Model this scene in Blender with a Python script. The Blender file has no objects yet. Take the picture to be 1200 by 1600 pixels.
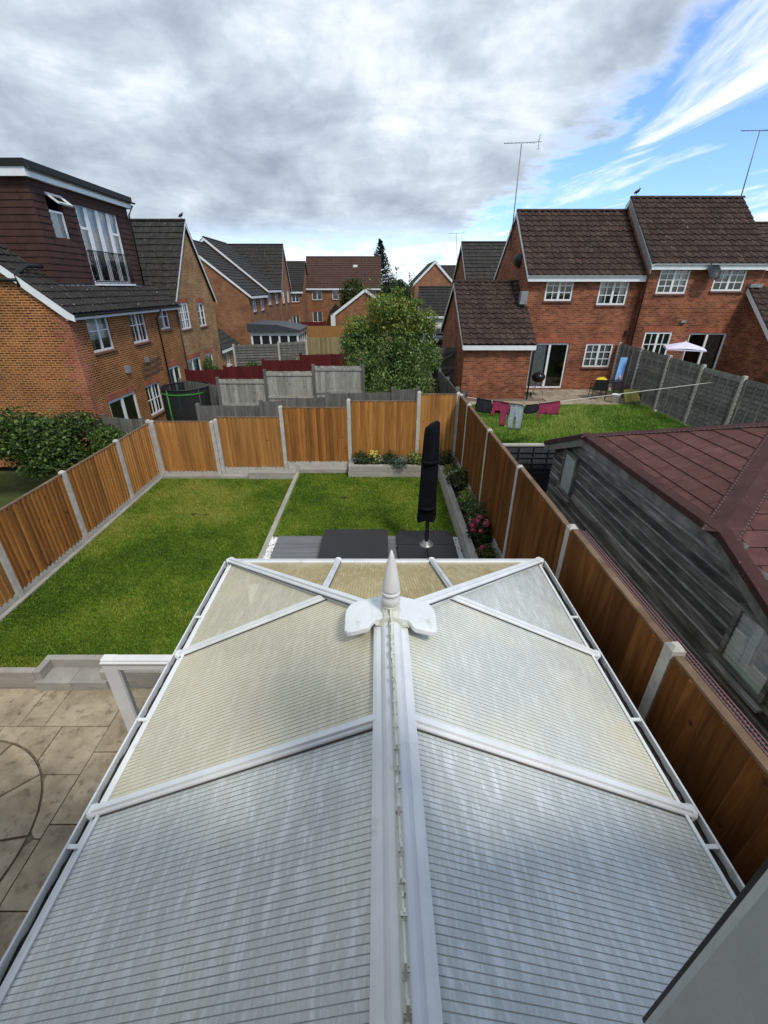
import bpy, math, random
import numpy as np
from mathutils import Vector, Matrix
R = math.radians
random.seed(7); rng = np.random.default_rng(11)
SC = bpy.context.scene
COL = SC.collection

# ------------------------------------------------------------------ camera, sky, sun, exposure
cam = bpy.data.cameras.new('camera'); cam.sensor_fit = 'VERTICAL'; cam.sensor_height = 24.0
cam.lens = 24.0 * 680 / 1600; cam.shift_x = 10 / 1600; cam.clip_start = 0.02; cam.clip_end = 3000
co = bpy.data.objects.new('camera', cam); COL.objects.link(co); SC.camera = co
co.location = (0, 0, 0); co.rotation_euler = (math.pi / 2 - math.atan(350 / 680), 0, 0)
SC.render.resolution_x = 768; SC.render.resolution_y = 1024
SC.view_settings.view_transform = 'Standard'; SC.view_settings.look = 'None'
SC.view_settings.exposure = 0.88; SC.view_settings.gamma = 1.0
SC.render.engine = 'CYCLES'; SC.cycles.max_bounces = 4; SC.cycles.diffuse_bounces = 3; SC.cycles.glossy_bounces = 2; SC.cycles.transmission_bounces = 3; SC.cycles.transparent_max_bounces = 8
SUN_EL, SUN_AZ = 52.0, 150.0          # azimuth clockwise from +Y
sl = bpy.data.lights.new('sun', 'SUN'); sl.energy = 1.5; sl.angle = R(10); sl.color = (1.0, 0.95, 0.87)
so = bpy.data.objects.new('sun', sl); COL.objects.link(so)
_d = Vector((math.sin(R(SUN_AZ)) * math.cos(R(SUN_EL)), math.cos(R(SUN_AZ)) * math.cos(R(SUN_EL)), math.sin(R(SUN_EL))))
so.rotation_euler = _d.to_track_quat('Z', 'Y').to_euler(); so.location = (3, -6, 14)

class NT:
    """small node-tree helper"""
    def __init__(s, tree): s.t = tree; s.n = tree.nodes; s.l = tree.links
    def add(s, kind, **kw):
        n = s.n.new(kind)
        for k, v in kw.items():
            if k.startswith('i_'):
                n.inputs[k[2:].replace('_', ' ')].default_value = v
            else: setattr(n, k, v)
        return n
    def link(s, a, b): s.l.new(a, b)
    def math(s, op, a, b=None, c=None, clamp=False):
        n = s.n.new('ShaderNodeMath'); n.operation = op; n.use_clamp = clamp
        for i, v in enumerate((a, b, c)):
            if v is None: continue
            if hasattr(v, 'node'): s.l.new(v, n.inputs[i])
            else: n.inputs[i].default_value = v
        return n.outputs[0]
    def ramp(s, fac, stops, interp='LINEAR'):
        n = s.n.new('ShaderNodeValToRGB'); cr = n.color_ramp; cr.interpolation = interp
        while len(cr.elements) < len(stops): cr.elements.new(0.5)
        for e, (p, c) in zip(cr.elements, stops):
            e.position = p; e.color = (c[0], c[1], c[2], 1) if len(c) == 3 else c
        s.l.new(fac, n.inputs[0]); return n.outputs[0]
    def mix(s, fac, a, b, mode='MIX'):
        n = s.n.new('ShaderNodeMix'); n.data_type = 'RGBA'; n.blend_type = mode
        for i, v in ((0, fac), (6, a), (7, b)):
            if hasattr(v, 'node'): s.l.new(v, n.inputs[i])
            elif i == 0: n.inputs[0].default_value = v
            else: n.inputs[i].default_value = (v[0], v[1], v[2], 1)
        return n.outputs[2]
    def noise(s, vec, scale, detail=4, rough=0.55, dist=0.0):
        n = s.n.new('ShaderNodeTexNoise'); n.inputs['Scale'].default_value = scale
        n.inputs['Detail'].default_value = detail; n.inputs['Roughness'].default_value = rough
        n.inputs['Distortion'].default_value = dist
        s.l.new(vec, n.inputs['Vector']); return n.outputs[0]
    def comb(s, x, y, z):
        n = s.n.new('ShaderNodeCombineXYZ')
        for i, v in enumerate((x, y, z)):
            if hasattr(v, 'node'): s.l.new(v, n.inputs[i])
            else: n.inputs[i].default_value = v
        return n.outputs[0]
    def smooth(s, v, a, b):
        n = s.n.new('ShaderNodeMapRange'); n.interpolation_type = 'SMOOTHSTEP'
        n.inputs['From Min'].default_value = a; n.inputs['From Max'].default_value = b
        s.l.new(v, n.inputs['Value']); return n.outputs[0]

world = bpy.data.worlds.new('World'); SC.world = world; world.use_nodes = True
W = NT(world.node_tree); W.n.clear()
wo = W.add('ShaderNodeOutputWorld')
sky = W.add('ShaderNodeTexSky', sky_type='NISHITA', sun_disc=False, sun_elevation=R(SUN_EL), sun_rotation=R(SUN_AZ))
bg1 = W.add('ShaderNodeBackground', i_Strength=0.115)
W.link(W.mix(1.0, sky.outputs[0], (0.66, 0.86, 1.16), 'MULTIPLY'), bg1.inputs[0])
tc = W.add('ShaderNodeTexCoord'); sx = W.add('ShaderNodeSeparateXYZ'); W.link(tc.outputs['Generated'], sx.inputs[0])
zz = W.math('ADD', W.math('MAXIMUM', sx.outputs[2], 0.0), 0.045)
px = W.math('DIVIDE', sx.outputs[0], zz); py = W.math('DIVIDE', sx.outputs[1], zz)
pv = W.comb(px, py, 0.0)
n_big = W.noise(pv, 0.42, 6, 0.6, 0.35)
n_mid = W.noise(W.comb(W.math('MULTIPLY', px, 1.0), W.math('MULTIPLY', py, 0.85), 3.7), 1.7, 7, 0.60, 0.3)
n_soft = W.noise(W.comb(px, py, 9.1), 0.16, 3, 0.5, 0.0)
wisp = W.noise(W.comb(W.math('MULTIPLY', W.math('SUBTRACT', px, W.math('MULTIPLY', py, -0.10)), 1.25), W.math('MULTIPLY', py, 0.30), 5.0), 1.35, 7, 0.62, 0.7)
edge = W.math('ADD', px, W.math('MULTIPLY', W.math('SUBTRACT', n_big, 0.5), 1.4))
edge = W.math('ADD', edge, W.math('MULTIPLY', W.math('SUBTRACT', n_mid, 0.5), 1.5))
sheet = W.math('SUBTRACT', 1.0, W.smooth(edge, 1.0, 1.40))
wz = W.smooth(W.math('ADD', wisp, W.math('MULTIPLY', W.math('SUBTRACT', n_soft, 0.5), 0.5)), 0.44, 0.62)
far = W.smooth(py, 5.6, 9.5)
farc = W.math('MULTIPLY', far, W.smooth(W.noise(W.comb(sx.outputs[0], sx.outputs[1], W.math('MULTIPLY', sx.outputs[2], 2.6)), 7.0, 7, 0.6, 0.4), 0.40, 0.56))
sheet = W.math('MULTIPLY', sheet, W.math('SUBTRACT', 1.0, W.math('MULTIPLY', far, 0.85)))
cover = W.math('MAXIMUM', W.math('MAXIMUM', sheet, W.math('MULTIPLY', wz, 0.95)), farc)
n_dir = W.noise(W.comb(sx.outputs[0], W.math('MULTIPLY', sx.outputs[1], 1.0), W.math('MULTIPLY', sx.outputs[2], 2.0)), 4.6, 8, 0.60, 0.35)
n_dir2 = W.noise(W.comb(sx.outputs[0], sx.outputs[1], W.math('ADD', W.math('MULTIPLY', sx.outputs[2], 1.3), 4.0)), 1.5, 3, 0.5, 0.0)
n_fine = W.noise(W.comb(sx.outputs[0], sx.outputs[1], W.math('ADD', W.math('MULTIPLY', sx.outputs[2], 1.8), 2.0)), 11.0, 6, 0.55, 0.2)
lum = W.math('ADD', W.math('ADD', W.math('MULTIPLY', n_mid, 0.16), W.math('MULTIPLY', n_dir, 0.40)), W.math('ADD', W.math('MULTIPLY', n_dir2, 0.24), W.math('MULTIPLY', n_fine, 0.20)))
ccol = W.ramp(lum, [(0.38, (0.25, 0.30, 0.37)), (0.45, (0.345, 0.40, 0.475)), (0.51, (0.445, 0.51, 0.585)), (0.60, (0.68, 0.735, 0.79))])
bright = W.math('MAXIMUM', W.math('SUBTRACT', 1.0, sheet), W.math('MULTIPLY', far, W.smooth(n_mid, 0.40, 0.6)))
ccol = W.mix(W.math('MULTIPLY', bright, 0.85), ccol, (0.86, 0.89, 0.92))
bg2 = W.add('ShaderNodeBackground', i_Strength=0.80); W.link(ccol, bg2.inputs[0])
mx = W.add('ShaderNodeMixShader'); W.link(cover, mx.inputs[0]); W.link(bg1.outputs[0], mx.inputs[1]); W.link(bg2.outputs[0], mx.inputs[2])
W.link(mx.outputs[0], wo.inputs[0])

# ------------------------------------------------------------------ materials
MATS = {}
def mat(name, stops, scale=6.0, stretch=(1, 1, 1), rough=0.7, bump=0.0, bscale=None, metal=0.0, spec=0.28, detail=5,
        objrand=0.0, coat=0.0, dist=0.0, fine=None, rvar=0.0, sheen=0.0):
    if name in MATS: return MATS[name]
    m = bpy.data.materials.new(name); m.use_nodes = True; T = NT(m.node_tree)
    b = T.n['Principled BSDF']; b.inputs['Roughness'].default_value = rough; b.inputs['Metallic'].default_value = metal
    b.inputs['Specular IOR Level'].default_value = spec; b.inputs['Coat Weight'].default_value = coat
    b.inputs['Sheen Weight'].default_value = sheen
    if isinstance(stops, tuple): stops = [(0.3, tuple(c * 0.88 for c in stops)), (0.7, tuple(min(1, c * 1.10) for c in stops))]
    g = T.add('ShaderNodeNewGeometry'); mp = T.add('ShaderNodeMapping'); T.link(g.outputs['Position'], mp.inputs[0])
    mp.inputs['Scale'].default_value = stretch
    vec = mp.outputs[0]
    if objrand:
        oi = T.add('ShaderNodeObjectInfo'); va = T.add('ShaderNodeVectorMath', operation='ADD')
        T.link(vec, va.inputs[0]); T.link(T.comb(T.math('MULTIPLY', oi.outputs['Random'], 37.0), 0.0, T.math('MULTIPLY', oi.outputs['Random'], 19.0)), va.inputs[1]); vec = va.outputs[0]
    n = T.noise(vec, scale, detail, 0.6, dist)
    c = T.ramp(n, stops)
    if fine:
        f = T.noise(g.outputs['Position'], fine[0], 3, 0.6)
        c = T.mix(T.smooth(f, fine[1], fine[2]), c, fine[3])
    if objrand:
        v = T.math('ADD', T.math('MULTIPLY', oi.outputs['Random'], objrand * 2), 1 - objrand)
        hs = T.add('ShaderNodeHueSaturation'); T.link(c, hs.inputs['Color']); T.link(v, hs.inputs['Value']); c = hs.outputs[0]
    T.link(c, b.inputs['Base Color'])
    if rvar:
        T.link(T.math('ADD', T.math('MULTIPLY', T.math('SUBTRACT', n, 0.5), rvar * 2), rough, clamp=True), b.inputs['Roughness'])
    if bump:
        bn = T.add('ShaderNodeBump'); bn.inputs['Strength'].default_value = bump; bn.inputs['Distance'].default_value = 0.02
        T.link(T.noise(vec, bscale or scale * 4, 4, 0.6), bn.inputs['Height']); T.link(bn.outputs[0], b.inputs['Normal'])
    MATS[name] = m; return m

def brick_mat(name, c1, c2, mortar, bw=0.225, bh=0.075, ms=0.010, vertical=False, dark=None, bias=0.0, var=0.35):
    if name in MATS: return MATS[name]
    m = bpy.data.materials.new(name); m.use_nodes = True; T = NT(m.node_tree)
    b = T.n['Principled BSDF']; b.inputs['Roughness'].default_value = 0.9; b.inputs['Specular IOR Level'].default_value = 0.15
    g = T.add('ShaderNodeNewGeometry'); sp = T.add('ShaderNodeSeparateXYZ'); T.link(g.outputs['Position'], sp.inputs[0])
    sn = T.add('ShaderNodeSeparateXYZ'); T.link(g.outputs['Normal'], sn.inputs[0])
    isx = T.math('GREATER_THAN', T.math('ABSOLUTE', sn.outputs[0]), 0.6)
    u = T.math('ADD', T.math('MULTIPLY', sp.outputs[1], isx), T.math('MULTIPLY', sp.outputs[0], T.math('SUBTRACT', 1.0, isx)))
    v = T.comb(sp.outputs[2], u, 0.0) if vertical else T.comb(u, sp.outputs[2], 0.0)
    br = T.add('ShaderNodeTexBrick', offset=0.5); T.link(v, br.inputs['Vector'])
    br.inputs['Scale'].default_value = 1.0; br.inputs['Brick Width'].default_value = bw; br.inputs['Row Height'].default_value = bh
    br.inputs['Mortar Size'].default_value = ms; br.inputs['Mortar Smooth'].default_value = 0.15; br.inputs['Bias'].default_value = bias
    br.inputs['Color1'].default_value = (*c1, 1); br.inputs['Color2'].default_value = (*c2, 1); br.inputs['Mortar'].default_value = (*mortar, 1)
    c = br.outputs[0]
    blot = T.noise(g.outputs['Position'], 1.1, 5, 0.65)
    c = T.mix(1.0, c, T.ramp(blot, [(0.3, (1 - var, 1 - var, 1 - var)), (0.7, (1 + var * .5, 1 + var * .5, 1 + var * .5))]), 'MULTIPLY')
    fn = T.noise(g.outputs['Position'], 22.0, 4, 0.7)
    c = T.mix(1.0, c, T.ramp(fn, [(0.3, (0.72, 0.72, 0.72)), (0.7, (1.22, 1.22, 1.22))]), 'MULTIPLY')
    T.link(c, b.inputs['Base Color'])
    bn = T.add('ShaderNodeBump', invert=True); bn.inputs['Strength'].default_value = 0.7; bn.inputs['Distance'].default_value = 0.01
    T.link(br.outputs['Fac'], bn.inputs['Height']); T.link(bn.outputs[0], b.inputs['Normal'])
    MATS[name] = m; return m

def leaf_mat(name, transl=0.38, rough=0.5):
    if name in MATS: return MATS[name]
    m = bpy.data.materials.new(name); m.use_nodes = True; T = NT(m.node_tree)
    b = T.n['Principled BSDF']; b.inputs['Roughness'].default_value = rough; b.inputs['Specular IOR Level'].default_value = 0.35
    a = T.add('ShaderNodeAttribute', attribute_name='Col'); T.link(a.outputs['Color'], b.inputs['Base Color'])
    tr = T.add('ShaderNodeBsdfTranslucent'); T.link(T.mix(1.0, a.outputs['Color'], (1.15, 1.2, 0.6), 'MULTIPLY'), tr.inputs[0])
    ms = T.add('ShaderNodeMixShader'); ms.inputs[0].default_value = transl
    T.link(b.outputs[0], ms.inputs[1]); T.link(tr.outputs[0], ms.inputs[2]); T.link(ms.outputs[0], T.n['Material Output'].inputs[0])
    MATS[name] = m; return m

def glass_mat(name='window_glass', tint=(0.90, 0.93, 0.93), refl=1.0):
    if name in MATS: return MATS[name]
    m = bpy.data.materials.new(name); m.use_nodes = True; T = NT(m.node_tree)
    T.n.remove(T.n['Principled BSDF'])
    tr = T.add('ShaderNodeBsdfTransparent'); tr.inputs[0].default_value = (*tint, 1)
    gl = T.add('ShaderNodeBsdfGlossy'); gl.inputs['Roughness'].default_value = 0.03
    g = T.add('ShaderNodeNewGeometry')
    bn = T.add('ShaderNodeBump'); bn.inputs['Strength'].default_value = 0.06; bn.inputs['Distance'].default_value = 0.05
    T.link(T.noise(g.outputs['Position'], 1.3, 2, 0.5), bn.inputs['Height']); T.link(bn.outputs[0], gl.inputs['Normal'])
    fr = T.add('ShaderNodeFresnel'); fr.inputs['IOR'].default_value = 1.55
    ms = T.add('ShaderNodeMixShader'); T.link(T.math('ADD', T.math('MULTIPLY', fr.outputs[0], 1.3 * refl), 0.03, clamp=True), ms.inputs[0])
    T.link(tr.outputs[0], ms.inputs[1]); T.link(gl.outputs[0], ms.inputs[2]); T.link(ms.outputs[0], T.n['Material Output'].inputs[0])
    MATS[name] = m; return m

WHITE = mat('white_plastic', [(0.25, (0.62, 0.64, 0.645)), (0.7, (0.74, 0.76, 0.77))], 3.0, rough=0.35, spec=.5)
GLASS = glass_mat()
BUFF = brick_mat('buff_brick', (0.075, 0.025, 0.012), (0.26, 0.090, 0.030), (0.41, 0.200, 0.080), ms=0.019, bias=-0.15)
BUFF2 = brick_mat('buff_brown_brick', (0.20, 0.095, 0.045), (0.36, 0.19, 0.085), (0.40, 0.27, 0.14), ms=0.012)
BROWNB = brick_mat('brown_brick', (0.19, 0.075, 0.038), (0.30, 0.13, 0.062), (0.32, 0.20, 0.12), ms=0.009)
RED = brick_mat('red_brick', (0.150, 0.045, 0.025), (0.345, 0.112, 0.055), (0.29, 0.18, 0.12), ms=0.008, var=0.45)
REDQ = brick_mat('red_quoin_brick', (0.25, 0.062, 0.030), (0.36, 0.105, 0.048), (0.42, 0.27, 0.18), ms=0.009)
SOLD = brick_mat('red_soldier_brick', (0.30, 0.065, 0.035), (0.40, 0.10, 0.05), (0.30, 0.17, 0.12), ms=0.009, vertical=True)
TILE_B = mat('brown_roof_tile', [(0.25, (0.022, 0.012, 0.009)), (0.55, (0.044, 0.025, 0.019)), (0.8, (0.070, 0.046, 0.036))], 5.0, rough=0.85, bump=0.5, bscale=60, objrand=0.30, fine=(19.0, 0.64, 0.72, (0.30, 0.29, 0.25)))
TILE_D = mat('dark_roof_tile', [(0.25, (0.014, 0.013, 0.012)), (0.6, (0.032, 0.029, 0.026)), (0.8, (0.060, 0.053, 0.045))], 4.0, rough=0.85, bump=0.5, bscale=60, objrand=0.22, fine=(13.0, 0.66, 0.74, (0.34, 0.33, 0.28)))
TILE_HUNG = mat('brown_hung_tile', [(0.25, (0.036, 0.015, 0.012)), (0.75, (0.068, 0.030, 0.023))], 3.0, rough=0.8, bump=0.4, bscale=45)
CONC = mat('concrete', [(0.25, (0.33, 0.31, 0.27)), (0.7, (0.50, 0.48, 0.43))], 9.0, rough=0.9, bump=0.4, bscale=60, fine=(45.0, 0.60, 0.75, (0.22, 0.21, 0.18)))
BLACKP = mat('black_plastic', [(0.3, (0.008, 0.009, 0.010)), (0.7, (0.015, 0.016, 0.018))], 4.0, spec=.35, rough=0.45)
LEAF = leaf_mat('foliage')
BARK = mat('bark', [(0.3, (0.045, 0.035, 0.025)), (0.7, (0.11, 0.09, 0.065))], 14.0, (1, 1, .3), rough=0.9, bump=0.6)
SOIL = mat('dark_soil', [(0.3, (0.016, 0.011, 0.008)), (0.7, (0.05, 0.034, 0.024))], 18.0, rough=0.95, bump=1.0, bscale=40)

# ------------------------------------------------------------------ mesh and object helpers
WM = {}
def link(name, me, parent=None, world=None, kind=None):
    o = bpy.data.objects.new(name, me); COL.objects.link(o)
    w = world if world is not None else Matrix.Identity(4)
    o.matrix_world = w; WM[o] = w.copy()
    if parent is not None:
        o.parent = parent; o.matrix_parent_inverse = Matrix.Identity(4)
        o.matrix_basis = WM[parent].inverted() @ w
    if kind: o['kind'] = kind
    return o
def thing(name, label, cat, loc, group=None):
    o = link(name, None, None, Matrix.Translation(Vector(loc))); o['label'] = label; o['category'] = cat; o.empty_display_size = 0.3
    if group: o['group'] = group
    return o
def tag(o, label, cat, group=None):
    o['label'] = label; o['category'] = cat
    if group: o['group'] = group
    return o

class MB:
    def __init__(s): s.v = []; s.f = []; s.mi = []; s.sm = []
    def poly(s, pts, mi=0, smooth=False):
        i = len(s.v); s.v += [tuple(p) for p in pts]; s.f.append(tuple(range(i, i + len(pts)))); s.mi.append(mi); s.sm.append(smooth); return s
    def mesh(s, vs, fs, mi=0, smooth=False):
        i = len(s.v); s.v += [tuple(p) for p in vs]
        for f in fs: s.f.append(tuple(i + k for k in f)); s.mi.append(mi); s.sm.append(smooth)
        return s
    def box(s, x0, x1, y0, y1, z0, z1, mi=0):
        if x0 > x1: x0, x1 = x1, x0
        if y0 > y1: y0, y1 = y1, y0
        if z0 > z1: z0, z1 = z1, z0
        return s.mesh([(x0, y0, z0), (x1, y0, z0), (x1, y1, z0), (x0, y1, z0), (x0, y0, z1), (x1, y0, z1), (x1, y1, z1), (x0, y1, z1)],
                      [(0, 3, 2, 1), (4, 5, 6, 7), (0, 1, 5, 4), (1, 2, 6, 5), (2, 3, 7, 6), (3, 0, 4, 7)], mi)
    def prism(s, poly, d, mi=0, smooth=False):
        n = len(poly); a = [Vector(p) for p in poly]; d = Vector(d); b = [p + d for p in a]
        nn = (a[1] - a[0]).cross(a[2] - a[0]); fl = nn.dot(d) < 0
        fs = [tuple(reversed(range(n))), tuple(range(n, 2 * n))] + [(i, (i + 1) % n, n + (i + 1) % n, n + i) for i in range(n)]
        if fl: fs = [tuple(reversed(f)) for f in fs]
        return s.mesh(a + b, fs, mi, smooth)
    def bar(s, p0, p1, prof, up=(0, 0, 1), mi=0, caps=True, smooth=False):
        p0 = Vector(p0); p1 = Vector(p1); d = (p1 - p0).normalized(); up = Vector(up)
        r = d.cross(up).normalized(); u = r.cross(d).normalized(); n = len(prof)
        vs = [p0 + r * a + u * b for a, b in prof] + [p1 + r * a + u * b for a, b in prof]
        fs = [(i, (i + 1) % n, n + (i + 1) % n, n + i) for i in range(n)]
        if caps: fs += [tuple(range(n - 1, -1, -1)), tuple(range(n, 2 * n))]
        return s.mesh(vs, fs, mi, smooth)
    def beam(s, p0, p1, w, h, up=(0, 0, 1), mi=0):
        return s.bar(p0, p1, [(-w / 2, -h / 2), (w / 2, -h / 2), (w / 2, h / 2), (-w / 2, h / 2)], up, mi)
    def tube(s, pts, rad, n=8, mi=0, cap=True):
        pts = [Vector(p) for p in pts]; rad = rad if hasattr(rad, '__len__') else [rad] * len(pts); vs = []; fs = []
        for i, p in enumerate(pts):
            d = (pts[min(i + 1, len(pts) - 1)] - pts[max(i - 1, 0)]).normalized()
            a = d.cross(Vector((0.13, 0.37, 1) if abs(d.z) < 0.9 else (1, 0.2, 0))).normalized(); b = d.cross(a)
            for k in range(n):
                t = 2 * math.pi * k / n; vs.append(p + (a * math.cos(t) + b * math.sin(t)) * rad[i])
        for i in range(len(pts) - 1):
            for k in range(n): fs.append((i * n + k, i * n + (k + 1) % n, (i + 1) * n + (k + 1) % n, (i + 1) * n + k))
        if cap: fs += [tuple(range(n - 1, -1, -1)), tuple(range((len(pts) - 1) * n, len(pts) * n))]
        return s.mesh(vs, fs, mi, True)
    def lathe(s, c, prof, n=20, mi=0):
        vs = []; fs = []
        for r, z in prof:
            for k in range(n):
                t = 2 * math.pi * k / n; vs.append((c[0] + r * math.cos(t), c[1] + r * math.sin(t), c[2] + z))
        for i in range(len(prof) - 1):
            for k in range(n): fs.append((i * n + k, i * n + (k + 1) % n, (i + 1) * n + (k + 1) % n, (i + 1) * n + k))
        fs += [tuple(range(n - 1, -1, -1)), tuple(range((len(prof) - 1) * n, len(prof) * n))]
        return s.mesh(vs, fs, mi, True)
    def data(s, name, *mats):
        me = bpy.data.meshes.new(name); me.from_pydata(s.v, [], s.f)
        for m in mats: me.materials.append(m)
        if len(s.f):
            me.polygons.foreach_set('material_index', s.mi); me.polygons.foreach_set('use_smooth', s.sm)
        me.update(); return me
    def build(s, name, mats, parent=None, kind=None, bevel=0.0, world=None):
        if not isinstance(mats, (list, tuple)): mats = [mats]
        o = link(name, s.data(name, *mats), parent, world, kind)
        if bevel:
            b = o.modifiers.new('bevel', 'BEVEL'); b.width = bevel; b.segments = 2; b.limit_method = 'ANGLE'; b.angle_limit = R(40)
        return o

def leaves(name, centers, normals, size, cols, parent=None, matl=None, aspect=0.55, kind=None, label=None):
    """one mesh of rhombic leaves; centers (n,3), normals (n,3), size (n,), cols (n,3)"""
    n = len(centers); t = rng.normal(size=(n, 3)); t -= normals * (t * normals).sum(1, keepdims=True)
    t /= np.linalg.norm(t, axis=1, keepdims=True) + 1e-9; b = np.cross(normals, t)
    s = size[:, None]; fold = normals * s * 0.18
    v = np.stack([centers - t * s * 0.5, centers + b * s * aspect * 0.5 + fold, centers + t * s * 0.5, centers - b * s * aspect * 0.5 + fold], 1).reshape(-1, 3)
    me = bpy.data.meshes.new(name); me.vertices.add(4 * n); me.vertices.foreach_set('co', v.ravel().astype(np.float32))
    me.loops.add(4 * n); me.loops.foreach_set('vertex_index', np.arange(4 * n, dtype=np.int32))
    me.polygons.add(n); me.polygons.foreach_set('loop_start', np.arange(0, 4 * n, 4, dtype=np.int32))
    try: me.polygons.foreach_set('loop_total', np.full(n, 4, dtype=np.int32))
    except Exception: pass
    a = me.attributes.new('Col', 'FLOAT_COLOR', 'FACE'); c4 = np.ones((n, 4), np.float32); c4[:, :3] = cols; a.data.foreach_set('color', c4.ravel())
    me.materials.append(matl or LEAF); me.update(calc_edges=True); me.validate()
    return link(name, me, parent, None, kind)

def unit(n):
    v = rng.normal(size=(n, 3)); return v / np.linalg.norm(v, axis=1, keepdims=True)
def lobes_cloud(lobes, n, shell=0.55):
    """points spread through ellipsoid lobes [(cx,cy,cz,rx,ry,rz)], denser to the outside"""
    L = np.array(lobes, float); w = L[:, 3] * L[:, 4] * L[:, 5]; w = w ** 0.7; k = rng.choice(len(L), n, p=w / w.sum())
    u = unit(n); r = shell + (1 - shell) * rng.random(n) ** 0.6; r *= 1 + 0.10 * rng.normal(size=n)
    p = L[k, :3] + u * L[k, 3:] * r[:, None]; return p, u
def palette(n, cols, jitter=0.28):
    c = np.array(cols)[rng.integers(0, len(cols), n)]; return np.clip(c * (1 + jitter * rng.normal(size=(n, 1))), 0.003, 1)
def limbs(mb, base, top, crown_pts, r0=0.08):
    base = Vector(base); top = Vector(top)
    m = base.lerp(top, 0.5) + Vector((0.05, -0.04, 0)); mb.tube([base, m, top], [r0, r0 * 0.8, r0 * 0.45], 8)
    for p in crown_pts:
        s = base.lerp(top, random.uniform(0.35, 0.95)); p = Vector(p); mid = s.lerp(p, 0.5) + Vector((0, 0, 0.12 * (p - s).length))
        mb.tube([s, mid, p], [r0 * 0.4, r0 * 0.27, r0 * 0.08], 6)

# ------------------------------------------------------------------ the ground
def terr(x, y):
    return -5.0 + 0.075 * max(-12, min(12, x)) + 0.02 * (max(0, min(60, y)) - 20)
GRASSB = mat('rough_grass_ground', [(0.25, (0.030, 0.040, 0.010)), (0.5, (0.050, 0.075, 0.016)), (0.75, (0.085, 0.09, 0.03))], 1.4, rough=0.95, bump=0.6, bscale=30)
mb = MB(); xs = [-900, -300, -120, -60, -30, -12, -8, -5.95, 2, 6, 10, 12, 30, 60, 120, 300, 900]; ys = [-300, -60, -10, 0, 10, 20, 30, 40, 50, 60, 80, 120, 300, 900, 1800]
vs = [(x, y, terr(x, y) - 0.12) for y in ys for x in xs]; nx = len(xs)
mb.mesh(vs, [(j * nx + i, j * nx + i + 1, (j + 1) * nx + i + 1, (j + 1) * nx + i) for j in range(len(ys) - 1) for i in range(nx - 1)])
mb.build('ground', GRASSB, kind='structure')

LAWN_Z = -4.54; FX_L = -5.9; FX_R = 2.08; FY = 11.0
LAWN = mat('lawn_turf', [(0.25, (0.045, 0.092, 0.007)), (0.5, (0.088, 0.152, 0.010)), (0.78, (0.16, 0.20, 0.024))], 1.6, rough=0.95, bump=0.8, bscale=50)
mb = MB(); mb.box(FX_L + 0.02, -2.17, 4.42, FY - 0.02, -5.1, LAWN_Z); mb.build('lawn', LAWN, kind='structure')
mb = MB(); mb.box(-2.07, 1.60, 7.365, FY - 0.02, -5.1, LAWN_Z + 0.01); mb.build('lawn', LAWN, kind='structure')
NLZ = -4.27
LAWN2 = mat('neighbour_turf', [(0.25, (0.032, 0.062, 0.010)), (0.5, (0.055, 0.105, 0.014)), (0.8, (0.115, 0.15, 0.035))], 1.9, rough=0.95, bump=0.8, bscale=40)
mb = MB(); mb.box(2.2, 10.8, 0.0, 17.9, -5.6, NLZ); mb.build('neighbour_lawn', LAWN2, kind='structure')

GRASS = leaf_mat('grass_blades', 0.25, 0.6)
def fbm(x, y):
    out = np.zeros_like(x); 
    for k in range(9):
        f = 0.9 * 1.55 ** k; a = rng.uniform(0, 6.28); px_ = rng.uniform(0, 6.28); py_ = rng.uniform(0, 6.28)
        out += 0.80 ** k * np.sin(f * (x * math.cos(a) + y * math.sin(a)) + px_ + 1.5 * np.sin(f * .6 * (y * math.cos(a) - x * math.sin(a)) + py_))
    return out * 0.62
def grass(name, x0, x1, y0, y1, z, n, h, cols, label, patch=0.5, tuft=None):
    x = rng.uniform(x0, x1, n); y = rng.uniform(y0, y1, n); a = rng.uniform(0, 2 * math.pi, n)
    hh = h * rng.uniform(0.5, 1.25, n); w = 0.007 * rng.uniform(0.8, 1.7, n) * (h / 0.03) ** 0.5
    low = fbm(x, y)
    if tuft: hh *= 1 + tuft * np.clip(low, 0, 2)
    lx = rng.normal(size=n) * 0.5 * hh; ly = rng.normal(size=n) * 0.5 * hh
    v = np.zeros((n, 3, 3)); v[:, 0] = np.stack([x - np.cos(a) * w, y - np.sin(a) * w, np.full(n, z - 0.004)], 1)
    v[:, 1] = np.stack([x + np.cos(a) * w, y + np.sin(a) * w, np.full(n, z - 0.004)], 1); v[:, 2] = np.stack([x + lx, y + ly, z + hh], 1)
    me = bpy.data.meshes.new(name); me.vertices.add(3 * n); me.vertices.foreach_set('co', v.ravel().astype(np.float32))
    me.loops.add(3 * n); me.loops.foreach_set('vertex_index', np.arange(3 * n, dtype=np.int32))
    me.polygons.add(n); me.polygons.foreach_set('loop_start', np.arange(0, 3 * n, 3, dtype=np.int32))
    try: me.polygons.foreach_set('loop_total', np.full(n, 3, dtype=np.int32))
    except Exception: pass
    c = np.array(cols); t = np.clip(0.5 + patch * 0.45 * low + 0.3 * rng.normal(size=n), 0, 0.999) * (len(c) - 1)
    i = t.astype(int); f = (t - i)[:, None]; cc = c[i] * (1 - f) + c[np.minimum(i + 1, len(c) - 1)] * f
    c4 = np.ones((n, 4), np.float32); c4[:, :3] = cc
    at = me.attributes.new('Col', 'FLOAT_COLOR', 'FACE'); at.data.foreach_set('color', c4.ravel())
    me.materials.append(GRASS); me.update(calc_edges=True)
    o = link(name, me, None, None, 'stuff'); tag(o, label, 'grass'); return o
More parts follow.
